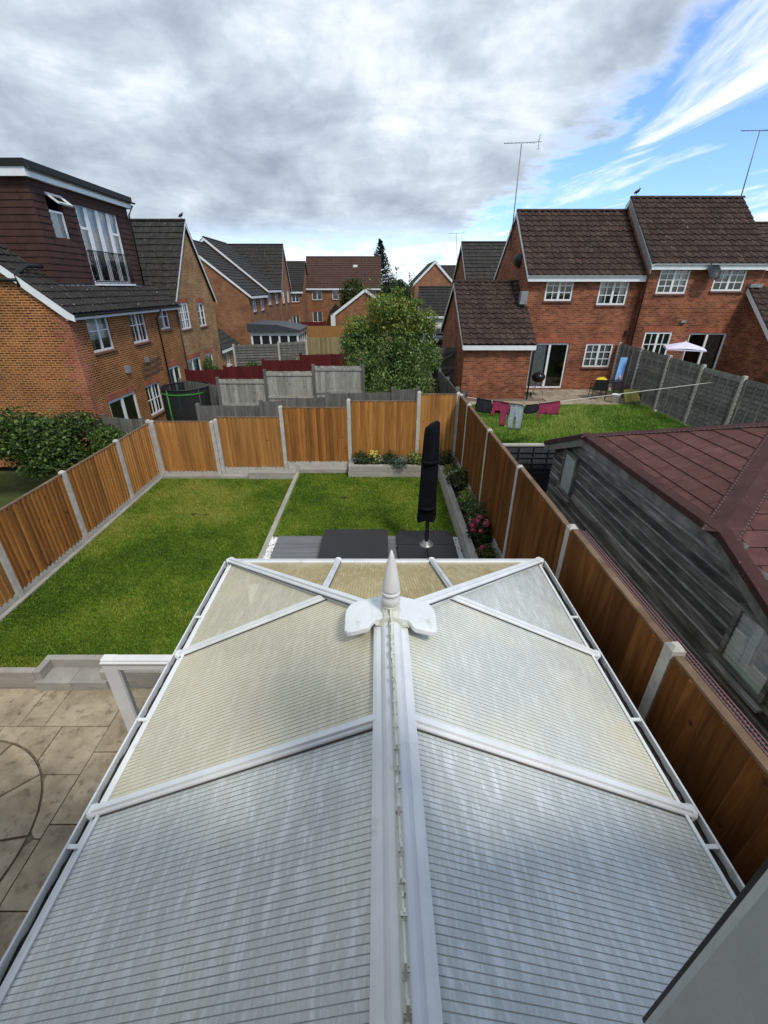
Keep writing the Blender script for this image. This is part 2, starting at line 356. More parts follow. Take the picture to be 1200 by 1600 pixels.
GC = [(0.046, 0.105, 0.006), (0.108, 0.192, 0.010), (0.180, 0.258, 0.018), (0.31, 0.31, 0.06)]
grass('grass', FX_L + 0.12, -2.2, 4.42, FY - 0.25, LAWN_Z, 130000, 0.032, GC, 'short mown grass of the big left lawn', 0.95)
grass('grass', -2.03, 1.55, 7.38, FY - 0.2, LAWN_Z + 0.01, 60000, 0.032, GC, 'short mown grass behind the grey decking', 0.95)
GC2 = [(0.055, 0.135, 0.010), (0.105, 0.225, 0.016), (0.18, 0.31, 0.03), (0.32, 0.36, 0.09)]
grass('grass', 2.3, 10.7, 8.9, 17.85, NLZ, 90000, 0.07, GC2, 'rough bright green grass of the right neighbour', 0.7, 0.8)

# ------------------------------------------------------------------ generic roof tiles
def tile_data(name, tw, gl, prof, matl, th=0.034):
    """single tile: x across (0..tw), y up slope (0..gl*1.12), z off the roof"""
    mb = MB(); n = len(prof); L = gl * 1.1; vs = []
    for (u, h) in prof: h *= 1.5; vs += [(u * tw, 0, h + 0.046), (u * tw, L, h + 0.004), (u * tw, 0, h + 0.046 - th)]
    fs = []
    for i in range(n - 1):
        a, b = 3 * i, 3 * (i + 1); fs += [(a, b, b + 1, a + 1), (a + 2, b + 2, b, a)]
    fs += [(1, 2, 0), (3 * n - 3, 3 * n - 1, 3 * n - 2)]
    mb.mesh(vs, fs); return mb.data(name, matl)
ROMAN = [(0, 0.0), (0.12, 0.022), (0.25, 0.030), (0.38, 0.022), (0.5, 0.0), (0.62, 0.010), (0.75, 0.014), (0.88, 0.010), (1.0, 0.0)]
PAN = [(0, 0.006), (0.2, 0.030), (0.38, 0.034), (0.55, 0.012), (0.75, 0.0), (1.0, 0.006)]
FLAT = [(0, 0.0), (0.04, 0.012), (0.96, 0.012), (1.0, 0.0)]
def tile_roof(parent, origin, udir, vdir, Wd, L, tw, gauge, prof, matl, individual_rows=None, name='roof_tile', skip=None):
    """lay tiles from the eaves upward; rows in individual_rows (None = all) become objects, the rest one joined part"""
    o = Vector(origin); u = Vector(udir).normalized(); v = Vector(vdir).normalized(); w = u.cross(v).normalized()
    if w.z < 0: o = o + u * Wd; u = -u; w = u.cross(v).normalized()
    nc = max(1, round(Wd / tw)); nr = max(1, round(L / gauge)); tw = Wd / nc; gl = L / nr
    key = (round(tw, 4), round(gl, 4), id(prof), matl.name)
    if key not in tile_roof.cache: tile_roof.cache[key] = tile_data(name, tw, gl, prof, matl)
    me = tile_roof.cache[key]; J = MB()
    bv = [vv.co.copy() for vv in me.vertices]; bf = [tuple(p.vertices) for p in me.polygons]
    for r in range(nr):
        for c in range(nc):
            p = o + u * (c * tw) + v * (r * gl + random.uniform(-.006, .006)) + w * random.uniform(0, 0.008)
            if skip and skip(p + u * tw / 2 + v * gl / 2): continue
            m = Matrix((( *(u), 0), (*v, 0), (*w, 0), (0, 0, 0, 1))).transposed(); m.translation = p
            m = m @ Matrix.Rotation(random.uniform(-.006, .006), 4, 'X') @ Matrix.Rotation(random.uniform(-.006, .006), 4, 'Y')
            if individual_rows is True or (individual_rows and r in individual_rows): link(name, me, parent, m)
            else: J.mesh([m @ q for q in bv], bf)
    if J.v:
        oo = J.build(name + 's', matl, parent); oo['kind'] = 'stuff'
tile_roof.cache = {}
def ridge_tiles(parent, p0, p1, matl, r=0.11, step=0.42):
    p0 = Vector(p0); p1 = Vector(p1); n = max(1, round((p1 - p0).length / step)); mb = MB()
    for i in range(n):
        a = p0.lerp(p1, i / n); b = p0.lerp(p1, (i + 1.03) / n)
        mb.bar(a, b, [(r * math.cos(t) * (1 + .04 * (i % 2)), r * math.sin(t) * 0.8) for t in [math.pi * k / 6 for k in range(7)]], smooth=False)
    mb.build('ridge_tiles', matl, parent)

# ------------------------------------------------------------------ walls and windows
def wpt(axis, plane, sgn, u, d, z): return (plane + sgn * d, u, z) if axis == 'x' else (u, plane + sgn * d, z)
def wbox(mb, axis, plane, sgn, u0, u1, d0, d1, z0, z1, mi=0):
    a = wpt(axis, plane, sgn, u0, d0, z0); b = wpt(axis, plane, sgn, u1, d1, z1); mb.box(a[0], b[0], a[1], b[1], a[2], b[2], mi)
def wall(mb, axis, plane, sgn, u0, u1, z0, z1, ops=(), rd=0.16, mi=0):
    us = sorted({u0, u1, *[o[0] for o in ops], *[o[1] for o in ops]}); zs = sorted({z0, z1, *[o[2] for o in ops], *[o[3] for o in ops]})
    for i in range(len(us) - 1):
        for j in range(len(zs) - 1):
            cu = (us[i] + us[i + 1]) / 2; cz = (zs[j] + zs[j + 1]) / 2
            if any(o[0] < cu < o[1] and o[2] < cz < o[3] for o in ops): continue
            q = [wpt(axis, plane, sgn, *k) for k in ((us[i], 0, zs[j]), (us[i + 1], 0, zs[j]), (us[i + 1], 0, zs[j + 1]), (us[i], 0, zs[j + 1]))]
            mb.poly(q, mi)
    for (a, b, c, d) in ops:
        for (p, q) in (((a, c), (b, c)), ((b, c), (b, d)), ((b, d), (a, d)), ((a, d), (a, c))):
            mb.poly([wpt(axis, plane, sgn, p[0], 0, p[1]), wpt(axis, plane, sgn, q[0], 0, q[1]), wpt(axis, plane, sgn, q[0], -rd, q[1]), wpt(axis, plane, sgn, p[0], -rd, p[1])], mi)
CURT = mat('net_curtain', [(0.3, (0.55, 0.57, 0.55)), (0.7, (0.75, 0.76, 0.74))], 8.0, rough=0.9)
CURT_D = mat('grey_curtain', [(0.3, (0.10, 0.095, 0.085)), (0.7, (0.22, 0.20, 0.18))], 8.0, rough=0.9)
SILLM = mat('sill_tile', [(0.3, (0.13, 0.06, 0.05)), (0.7, (0.20, 0.11, 0.09))], 9.0, rough=0.8)
ROOM = mat('dark_room_wall', (0.05, 0.048, 0.045), rough=0.9)
def window(house, axis, plane, sgn, u0, u1, z0, z1, ncas=2, bars=(2, 3), sill=True, curtain=None, fr=0.07, name='window', simple=False, head=None, recess=0.05):
    B = lambda m, a, b, d0, d1, c, d, mi=0: wbox(m, axis, plane, sgn, a, b, d0, d1, c, d, mi)
    mb = MB(); g = 0.004; D1 = -recess; D0 = -recess - 0.06
    B(mb, u0 + g, u0 + fr, D0, D1, z0 + g, z1 - g); B(mb, u1 - fr, u1 - g, D0, D1, z0 + g, z1 - g)
    B(mb, u0 + fr, u1 - fr, D0, D1 - 0.002, z0 + g, z0 + fr); B(mb, u0 + fr, u1 - fr, D0, D1 - 0.002, z1 - fr, z1 - g)
    cw = (u1 - u0 - 2 * fr) / ncas
    for k in range(1, ncas): B(mb, u0 + fr + k * cw - fr * 0.65, u0 + fr + k * cw + fr * 0.65, D0, D1 + 0.004, z0 + fr, z1 - fr)
    w = mb.build(name, WHITE, house)
    for k in range(ncas):
        a = u0 + fr + k * cw; b = a + cw
        pm = MB(); q = [wpt(axis, plane, sgn, *t) for t in ((a, D0 + 0.025, z0 + fr), (b, D0 + 0.025, z0 + fr), (b, D0 + 0.025, z1 - fr), (a, D0 + 0.025, z1 - fr))]
        pm.poly(q); pm.build('pane', GLASS, w)
        if bars and (bars[0] > 1 or bars[1] > 1):
            bm = MB(); t = 0.016
            for i in range(1, bars[0]): x = a + (b - a) * i / bars[0]; B(bm, x - t, x + t, D0 + 0.02, D1 - 0.012, z0 + fr, z1 - fr)
            for j in range(1, bars[1]): z = z0 + fr + (z1 - z0 - 2 * fr) * j / bars[1]; B(bm, a + 0.003, b - 0.003, D0 + 0.02, D1 - 0.010, z - t, z + t)
            bm.build('glazing_bars', WHITE, w)
    if sill:
        sm = MB(); B(sm, u0 - 0.06, u1 + 0.06, -0.10, 0.07, z0 - 0.055, z0 - 0.002); sm.build('sill', SILLM if sill == 'tile' else WHITE, w)
    if curtain:
        for (f0, f1, h0, cm) in curtain:
            cmb = MB(); n = max(6, int((f1 - f0) * (u1 - u0) / 0.045)); a = u0 + (u1 - u0) * f0; b = u0 + (u1 - u0) * f1; zb = z1 - (z1 - z0) * h0
            pts = [(a + (b - a) * i / n, -recess - 0.16 - 0.03 * (i % 2)) for i in range(n + 1)]
            for i in range(n):
                (p, e), (q, f) = pts[i], pts[i + 1]
                cmb.poly([wpt(axis, plane, sgn, p, e, zb), wpt(axis, plane, sgn, q, f, zb), wpt(axis, plane, sgn, q, f, z1), wpt(axis, plane, sgn, p, e, z1)], smooth=True)
            cmb.build('curtain', cm, w)
    if head:
        hm = MB(); B(hm, u0 - 0.1, u1 + 0.1, -0.04, 0.006, z1 + 0.003, z1 + 0.225); hm.build('brick_lintel', head, w)
    return w
def gutter(parent, p0, p1, matl, r=0.055, name='gutter'):
    mb = MB(); prof = [(r * math.cos(t), r * math.sin(t)) for t in [math.pi + math.pi * k / 8 for k in range(9)]]
    mb.bar(p0, p1, prof + [(q[0] * 0.86, q[1] * 0.86) for q in reversed(prof)]); mb.build(name, matl, parent)
def pipe(parent, pts, matl, r=0.034, name='downpipe'):
    mb = MB(); mb.tube(pts, r, 8); mb.build(name, matl, parent)
#PART2
BPIPE = mat('brown_pipe', (0.035, 0.02, 0.017), rough=0.45)
DGREY = mat('dark_grey_plastic', (0.022, 0.022, 0.024), rough=0.4)
LEAD = mat('lead_flashing', [(0.3, (0.16, 0.165, 0.17)), (0.7, (0.27, 0.275, 0.28))], 5.0, rough=0.6)

# ------------------------------------------------------------------ left house with the loft dormer
HX = -9.85
def quoins(parent, x, y0, sx, z0, z1, matl, alongx=True, n=0.30):
    """toothed corner: blocks of three courses, long and short in turn, on both faces of the corner"""
    z = z0; k = 0
    while z < z1 - 0.1:
        L1, L2 = (0.45, 0.225) if k % 2 else (0.225, 0.45); h = min(0.225, z1 - z)
        mb = MB(); d = 0.004
        mb.box(x - L1 * 1.25, x + d, y0 - d, y0 + 0.02, z, z + h - 0.001); mb.box(x - 0.02, x + d, y0 + 0.0201, y0 + L2 * 1.25, z, z + h - 0.001)
        mb.build('quoin', matl, parent); z += 0.225; k += 1
H1 = thing('brick_house', 'buff brick house with brown tile hung loft dormer at the far left', 'house', (-13.6, 19, -5.8))
gz = -5.9; EZ = -0.55
ops = [(16.0, 17.35, -2.02, -0.66), (18.80, 20.12, -2.02, -0.68), (16.0, 18.0, -5.75, -3.70), (18.80, 20.12, -5.0, -3.72), (21.45, 22.5, -1.70, -0.66), (21.3, 22.6, -5.5, -3.36)]
mb = MB(); wall(mb, 'x', HX, 1, 15.1, 23.3, gz, EZ, ops); RX, RZ = -13.65, -0.55 + 3.8 * 0.8
wall(mb, 'y', 15.1, -1, -17.45, HX, gz, EZ); mb.poly([(-17.45, 15.1, EZ), (HX, 15.1, EZ), (RX, 15.1, RZ - 0.06)])
wall(mb, 'x', -17.45, -1, 15.1, 23.3, gz, EZ); mb.poly([(-17.45, 23.3, gz), (HX, 23.3, gz), (HX, 23.3, EZ), (RX, 23.3, RZ), (-17.45, 23.3, EZ)])
mb.build('wall', BUFF, H1)
mb = MB(); mb.box(-16.9, -10.4, 15.5, 22.9, -3.2, -3.1); mb.box(-16.9, -10.4, 15.5, 22.9, -5.85, -5.8); mb.box(-12.6, -12.5, 15.5, 22.9, -5.8, -0.7); mb.build('inner_floor', ROOM, H1)
quoins(H1, HX, 15.1, 1, gz + 0.2, EZ - 0.1, REDQ)
window(H1, 'x', HX, 1, *ops[0], 2, (1, 2), 'tile', [(0.06, 0.94, 0.72, CURT)])
window(H1, 'x', HX, 1, *ops[1], 2, (2, 2), 'tile')
window(H1, 'x', HX, 1, *ops[2], 2, None, False, head=SOLD, name='french_door', fr=0.11)
window(H1, 'x', HX, 1, *ops[3], 2, (2, 2), 'tile', head=SOLD)
window(H1, 'x', HX, 1, *ops[4], 2, (1, 2), 'tile', [(0.05, 0.95, 0.95, CURT)], head=SOLD)
window(H1, 'x', HX, 1, *ops[5], 2, None, False, [(0.05, 0.5, 1.0, CURT)], head=SOLD, name='french_door', fr=0.09)
mb = MB()   # roof body under the tiles
mb.prism([(HX + 0.28, 15.0, EZ - 0.20), (RX, 15.0, RZ), (-17.7, 15.0, EZ - 0.20), (-17.7, 15.0, EZ - 0.28), (RX, 15.0, RZ - 0.10), (HX + 0.28, 15.0, EZ - 0.28)], (0, 8.3, 0)); mb.build('roof', mat('roof_felt', (0.03, 0.028, 0.026)), H1)
sv = Vector((RX - HX - 0.28, 0, RZ - EZ + 0.20)); Ls = sv.length
tile_roof(H1, (HX + 0.28, 14.95, EZ - 0.19), (0, 1, 0), sv, 8.4, Ls, 0.30, 0.33, ROMAN, TILE_D, individual_rows={0, 1, 2, 3})
sv2 = Vector((RX + 17.7, 0, RZ - EZ + 0.20))
tile_roof(H1, (-17.7, 14.95, EZ - 0.19), (0, 1, 0), sv2, 8.4, sv2.length, 0.42, 0.40, FLAT, TILE_D)
mb = MB()
mb.prism([(HX + 0.30, 14.97, EZ - 0.40), (HX + 0.30, 14.97, EZ - 0.22), (RX, 14.97, RZ - 0.02), (RX, 14.97, RZ - 0.22), (HX + 0.05, 14.97, EZ - 0.32)], (0, 0.03, 0))
mb.prism([(-17.7, 14.97, EZ - 0.40), (-17.7, 14.97, EZ - 0.22), (RX, 14.97, RZ - 0.02), (RX, 14.97, RZ - 0.22)], (0, 0.03, 0)); mb.build('bargeboard', WHITE, H1)
mb = MB(); mb.box(HX + 0.24, HX + 0.262, 15.0, 23.3, EZ - 0.36, EZ - 0.19); mb.box(HX, HX + 0.24, 15.0, 23.3, EZ - 0.36, EZ - 0.345); mb.build('fascia', WHITE, H1)
gutter(H1, (HX + 0.33, 15.0, EZ - 0.22), (HX + 0.33, 23.3, EZ - 0.22), DGREY)
pipe(H1, [(HX + 0.30, 21.1, EZ - 0.3), (HX + 0.06, 21.1, EZ - 0.6), (HX + 0.06, 21.1, gz)], BPIPE)
# waste pipe cranked over the verge
pipe(H1, [(-11.9, 15.02, 0.25), (-10.95, 15.0, 0.22)], DGREY, 0.06, 'waste_pipe'); pipe(H1, [(-10.95, 15.0, 0.05), (-10.95, 15.0, 0.40), (-10.9, 15.5, 0.62), (-10.75, 16.0, 0.62)], DGREY, 0.07, 'waste_pipe')
mb = MB(); mb.box(HX, HX + 0.12, 17.6, 17.85, -2.95, -2.72); mb.build('wall_vent', LEAD, H1)
mb = MB(); mb.box(HX, HX + 0.10, 19.3, 19.5, -2.80, -2.6); mb.build('wall_vent', LEAD, H1)
mb = MB()
for i in range(9): mb.beam((HX + 0.03, 18.9 + i * 0.17, -3.45 + 0.05 * (i % 3)), (HX + 0.03, 18.95 + i * 0.17 + 0.25, -2.7), 0.02, 0.02, (1, 0, 0))
for i in range(3): mb.beam((HX + 0.045, 18.8, -3.3 + i * 0.22), (HX + 0.045, 20.7, -3.2 + i * 0.22), 0.02, 0.02, (1, 0, 0))
mb.build('trellis', mat('old_wood_dark', (0.09, 0.06, 0.045)), H1)
# dormer
DX, DY0, DY1, DZ0, DZ1 = -10.60, 16.25, 22.1, -0.05, 2.98
dops = [(18.38, 21.15, 0.16, 2.68), (16.88, 17.65, 1.42, 2.68)]
mb = MB(); wall(mb, 'x', DX, 1, DY0, DY1, DZ0, DZ1, dops, 0.12); wall(mb, 'y', DY0, -1, -13.9, DX, DZ0, DZ1); wall(mb, 'y', DY1, 1, -13.9, DX, DZ0, DZ1)
mb.box(-13.9, -13.85, DY0, DY1, 0.8, DZ1); mb.build('dormer', TILE_HUNG, H1)
dorm = [o for o in bpy.data.objects if o.name.startswith('dormer')][0]
ncr = 16; ch = (DZ1 - DZ0) / ncr
def course(axis, plane, sgn, a, b, z):
    mb = MB(); n = max(1, round((b - a) / 0.165)); w = (b - a) / n
    for i in range(n):
        p0 = a + i * w + 0.0015; p1 = a + (i + 1) * w - 0.0015; j = random.uniform(-0.003, 0.003); o = 0.045 + random.uniform(-.004, .004)
        q = [wpt(axis, plane, sgn, *t) for t in ((p0, o - .014, z + j), (p1, o - .014, z + j), (p1, 0.008, z + ch * 1.15), (p0, 0.008, z + ch * 1.15), (p0, o, z + j), (p1, o, z + j), (p1, 0.02, z + ch * 1.15), (p0, 0.02, z + ch * 1.15))]
        mb.mesh(q, [(4, 5, 6, 7), (0, 1, 5, 4), (1, 2, 6, 5), (3, 0, 4, 7)] if (axis == 'x') else [(7, 6, 5, 4), (4, 5, 1, 0), (5, 6, 2, 1), (7, 4, 0, 3)])
    mb.build('tile_course', TILE_HUNG, dorm)
for r in range(ncr):
    z = DZ0 + r * ch; zc = z + ch / 2; segs = [(DY0 - 0.03, DY1)]
    for (a, b, c, d) in dops:
        if c - 0.03 < zc < d + 0.0:
            new = []
            for (s, e) in segs:
                if s < a and b < e: new += [(s, a - 0.005), (b + 0.005, e)]
                else: new.append((s, e))
            segs = new
    for (s, e) in segs: course('x', DX, 1, s, e, z)
    course('y', DY0, -1, -13.9, DX + 0.03, z)
# roof lines of the dormer
mb = MB(); mb.box(-14.1, DX + 0.24, DY0 - 0.26, DY1 + 0.2, DZ1 + 0.21, DZ1 + 0.40); mb.build('dormer_roof', mat('black_felt', (0.012, 0.012, 0.014), rough=0.6), H1)
mb = MB(); mb.box(DX + 0.16, DX + 0.19, DY0 - 0.22, DY1 + 0.2, DZ1 - 0.02, DZ1 + 0.21); mb.box(-14.0, DX + 0.16, DY0 - 0.22, DY0 - 0.19, DZ1 - 0.02, DZ1 + 0.21); mb.box(-13.8, DX + 0.16, DY0 - 0.19, DY1 + .2, DZ1 - 0.015, DZ1); mb.build('dormer_fascia', WHITE, H1)
gutter(H1, (DX + 0.30, DY0 - 0.2, DZ1 + 0.21), (DX + 0.30, DY1 + 0.25, DZ1 + 0.21), DGREY)
pipe(H1, [(DX + 0.3, DY1 + 0.05, DZ1 + 0.1), (DX + 0.10, DY1 - 0.03, DZ1 - 0.25), (DX + 0.10, DY1 - 0.03, 0.1)], DGREY)
mb = MB(); mb.prism([(DX + 0.002, DY0, -0.02), (DX + 0.12, DY0, -0.16), (DX + 0.14, DY0, -0.14), (DX + 0.02, DY0, 0.14)], (0, DY1 - DY0, 0)); mb.build('flashing', LEAD, H1)
a, b, c, d = dops[0]; w4 = (b - a) / 4
for i, nm in enumerate(('window', 'french_door', 'french_door', 'window')):
    u0 = a + (b - a) * (0, .235, .5, .765)[i]; u1 = a + (b - a) * (.235, .5, .765, 1)[i]
    w = window(H1, 'x', DX, 1, u0 + 0.002, u1 - 0.002, c, d, 1, None, False, [(0.05, 0.95, 0.62, CURT)], fr=0.10, name=nm, recess=0.01)
    if nm == 'window':
        t = MB(); wbox(t, 'x', DX, 1, u0 + 0.07, u1 - 0.07, -0.065, -0.012, d - 0.80, d - 0.72); t.build('transom', WHITE, w)
a2, b2, c2, d2 = dops[1]
w = window(H1, 'x', DX, 1, a2, b2, c2, d2 - 0.42, 1, None, False, [(0.05, 0.95, 0.95, CURT)], fr=0.065, recess=0.01)
hinge = Vector((DX + 0.03, a2, d2)); ang = R(52); L = 0.46    # fanlight hung open at its top edge
mb = MB(); dn = Vector((math.sin(ang), 0, -math.cos(ang))); nn = Vector((math.cos(ang), 0, math.sin(ang)))
def P(u, l, o): return Vector((hinge.x, u, hinge.z)) + dn * l + nn * o
for (u0, u1, l0, l1) in ((a2, b2, 0, .06), (a2, b2, L - .06, L), (a2, a2 + .06, .06, L - .06), (b2 - .06, b2, .06, L - .06)):
    q = [P(u0, l0, 0), P(u1, l0, 0), P(u1, l1, 0), P(u0, l1, 0)]; mb.prism(q, nn * 0.05)
fl = mb.build('open_fanlight', WHITE, H1); pm = MB(); pm.poly([P(a2 + .06, .06, .025), P(b2 - .06, .06, .025), P(b2 - .06, L - .06, .025), P(a2 + .06, L - .06, .025)]); pm.build('pane', GLASS, fl)
mb = MB(); x = DX + 0.13
for z in (0.22, 1.22): mb.tube([(x, dops[0][0] - 0.05, z), (x, dops[0][1] + 0.05, z)], 0.018, 6)
n = 24
for i in range(n + 1): y = dops[0][0] + (dops[0][1] - dops[0][0]) * i / n; mb.tube([(x, y, 0.22), (x, y, 1.22)], 0.014, 5)
for y in (dops[0][0] - 0.02, dops[0][1] + 0.02): mb.tube([(DX, y, 1.2), (x, y, 1.2)], 0.016, 5); mb.tube([(DX, y, 0.25), (x, y, 0.25)], 0.016, 5)
mb.build('balcony_rail', mat('black_iron', (0.014, 0.014, 0.015), rough=0.45), H1)
mb = MB(); mb.box(DX + 0.01, DX + 0.16, dops[0][0] - 0.06, dops[0][1] + 0.06, 0.085, 0.15); mb.build('door_sill', WHITE, H1)

# ------------------------------------------------------------------ second left house: gable towards the gardens
def gable_house_x(name, label, x0, xf, y0, y1, zg, ez, rz, bm, tm, ops, wins, back=-17.3, group=None):
    """gable faces +x at xf; ridge runs along x"""
    H = thing(name, label, 'house', ((x0 + xf) / 2, (y0 + y1) / 2, zg), group); ym = (y0 + y1) / 2
    mb = MB(); wall(mb, 'x', xf, 1, y0, y1, zg, ez, ops); mb.poly([(xf, y0, ez), (xf, y1, ez), (xf, ym, rz - 0.06)])
    wall(mb, 'y', y0, -1, x0, xf, zg, ez); wall(mb, 'y', y1, 1, x0, xf, zg, ez); mb.poly([(x0, y0, zg), (x0, y1, zg), (x0, y1, ez), (x0, ym, rz), (x0, y0, ez)]); mb.build('wall', bm, H)
    ov = 0.2; sl = (rz - ez) / (ym - y0); e = ez - ov * sl
    mb = MB(); mb.prism([(x0, y0 - ov, e), (x0, ym, rz), (x0, y1 + ov, e), (x0, y1 + ov, e - .08), (x0, ym, rz - .1), (x0, y0 - ov, e - .08)], (xf + 0.12 - x0, 0, 0)); mb.build('roof', MATS['roof_felt'], H)
    for s in (0, 1):
        yy = y0 - ov if s == 0 else y1 + ov; v = Vector((0, ym - yy, rz - e))
        tile_roof(H, (x0, yy, e + 0.01), (1, 0, 0), v, xf + 0.16 - x0, v.length, 0.40, 0.36, FLAT, tm)
    ridge_tiles(H, (x0, ym, rz + 0.03), (xf + 0.15, ym, rz + 0.03), tm)
    mb = MB()
    for yy in (y0 - ov, y1 + ov): mb.prism([(xf + 0.125, yy, e - 0.19), (xf + 0.125, yy, e - 0.005), (xf + 0.125, ym, rz - 0.005), (xf + 0.125, ym, rz - 0.17)], (0.03, 0, 0))
    mb.build('bargeboard', WHITE, H)
    for (o, kw) in wins: window(H, 'x', xf, 1, *o, **kw)
    return H
o2 = [(23.70, 24.95, -1.88, -0.68), (26.2, 27.3, -1.92, -0.74), (23.4, 25.4, -5.4, -3.34), (26.2, 27.4, -4.6, -3.38)]
H2 = gable_house_x('brick_house', 'buff brick house with steep garden gable and dark lichen spotted roof', -17.3, HX + 0.004, 23.32, 28.95, -5.75, -0.42, 2.98, BUFF2, TILE_D, o2,
    [(o2[0], dict(ncas=2, bars=(2, 3), recess=0.02, sill='tile', curtain=[(0.05, .95, .95, CURT)], head=SOLD)), (o2[1], dict(ncas=2, bars=(1, 3), sill='tile', curtain=[(0.05, .95, .95, CURT)], head=SOLD)),
     (o2[2], dict(ncas=2, bars=None, sill=False, head=SOLD, fr=0.09, name='french_door', curtain=[(0.5, .95, 1, CURT)])), (o2[3], dict(ncas=2, bars=(1, 2), sill='tile', head=SOLD))])
pipe(H2, [(HX + 0.06, 23.36, -0.6), (HX + 0.06, 23.36, -5.7)], BPIPE)
# lean-to at the end of that house
LT = thing('brick_extension', 'low brick lean-to with dark tiled roof beside the steep gable', 'extension', (-11, 30.6, -5.6))
mb = MB(); ol = [(30.0, 30.9, -4.6, -3.65)]; wall(mb, 'x', HX - 0.1, 1, 28.97, 32.6, -5.7, -3.35, ol); wall(mb, 'y', 32.6, 1, -13, HX - 0.1, -5.7, -3.35); mb.poly([(-13, 28.97, -5.7), (HX - .1, 28.97, -5.7), (HX - .1, 28.97, -3.35), (-12.3, 28.97, -1.7)]); mb.poly([(-13, 32.6, -3.35), (HX - .1, 32.6, -3.35), (-12.3, 32.6, -1.7)]); mb.build('wall', BUFF2, LT)
v = Vector((-2.4, 0, 1.75)); mb = MB(); mb.prism([(HX + .1, 28.97, -3.5), (-12.3, 28.97, -1.75), (-13.5, 28.97, -3.5)], (0, 3.8, 0)); mb.build('roof', MATS['roof_felt'], LT)
tile_roof(LT, (HX + 0.1, 28.97, -3.49), (0, 1, 0), v, 3.8, v.length, 0.40, 0.36, FLAT, TILE_D)
mb = MB(); mb.box(HX + 0.08, HX + 0.11, 28.97, 32.77, -3.68, -3.50); mb.build('fascia', WHITE, LT)
window(LT, 'x', HX - 0.1, 1, *ol[0], ncas=2, bars=(1, 2))

# ------------------------------------------------------------------ further left terrace
def eaves_house_x(name, label, x0, xf, y0, y1, zg, ez, sl, bm, tm, ops, wins, group=None):
    """eaves along y, roof slopes face +x and -x; gable ends face -y/+y"""
    H = thing(name, label, 'house', ((x0 + xf) / 2, (y0 + y1) / 2, zg), group); xm = (x0 + xf) / 2; rz = ez + (xf - xm) * sl; ov = 0.25; e = ez - ov * sl
    mb = MB(); wall(mb, 'x', xf, 1, y0, y1, zg, ez, ops); wall(mb, 'x', x0, -1, y0, y1, zg, ez)
    for y in (y0, y1): mb.poly([(x0, y, zg), (xf, y, zg), (xf, y, ez), (xm, y, rz - .05), (x0, y, ez)])
    mb.build('wall', bm, H)
    mb = MB(); mb.prism([(xf + ov, y0 - .08, e), (xm, y0 - .08, rz), (x0 - ov, y0 - .08, e), (x0 - ov, y0 - .08, e - .08), (xm, y0 - .08, rz - .1), (xf + ov, y0 - .08, e - .08)], (0, y1 - y0 + .08, 0)); mb.build('roof', MATS['roof_felt'], H)
    for xx in (xf + ov, x0 - ov): v = Vector((xm - xx, 0, rz - e)); tile_roof(H, (xx, y0 - 0.12, e + .01), (0, 1, 0), v, y1 - y0 + .12, v.length, 0.42, 0.36, FLAT, tm)
    ridge_tiles(H, (xm, y0 - .12, rz + .03), (xm, y1, rz + .03), tm)
    mb = MB(); mb.prism([(xf + ov, y0 - .12, e - .17), (xf + ov, y0 - .12, e), (xm, y0 - .12, rz), (xm, y0 - .12, rz - .2)], (0, .03, 0)); mb.prism([(x0 - ov, y0 - .12, e - .17), (x0 - ov, y0 - .12, e), (xm, y0 - .12, rz), (xm, y0 - .12, rz - .2)], (0, .03, 0)); mb.build('bargeboard', WHITE, H)
    mb = MB(); mb.box(xf + ov - .02, xf + ov + .01, y0, y1, e - .18, e - .01); mb.build('fascia', WHITE, H)
    for (o, kw) in wins: window(H, 'x', xf, 1, *o, **kw)
    return H
kw = dict(ncas=2, bars=(1, 2), sill='tile', curtain=[(0.05, .95, .95, CURT)])
o3 = [(38.0, 39.2, -1.7, -0.55), (40.6, 41.9, -1.7, -0.55)]
eaves_house_x('brick_house', 'brown brick house with blank side wall and white verge behind the white sunroom', -19.1, HX, 37.0, 42.5, -5.5, -0.35, 0.78, BROWNB, TILE_D, o3, [(o, kw) for o in o3])
o4 = [(43.2, 44.4, -1.35, -0.15), (46.2, 47.6, -1.35, -0.15)]
eaves_house_x('brick_house', 'brown brick terrace house with higher stepped roof beyond the white sunroom', -19.1, HX + 0.1, 42.52, 48.4, -5.3, 0.02, 0.79, BROWNB, TILE_D, o4, [(o, kw) for o in o4])
o5 = [(49.2, 50.4, -1.4, -0.2), (51.8, 53.0, -1.4, -0.2), (51.6, 52.8, -4.6, -3.0)]
gable_house_x('brick_house', 'brown brick house with gable at the far end of the left terrace', -18, HX + 0.2, 48.42, 53.9, -5.2, -0.05, 3.85, BROWNB, TILE_D, o5, [(o, kw) for o in o5])

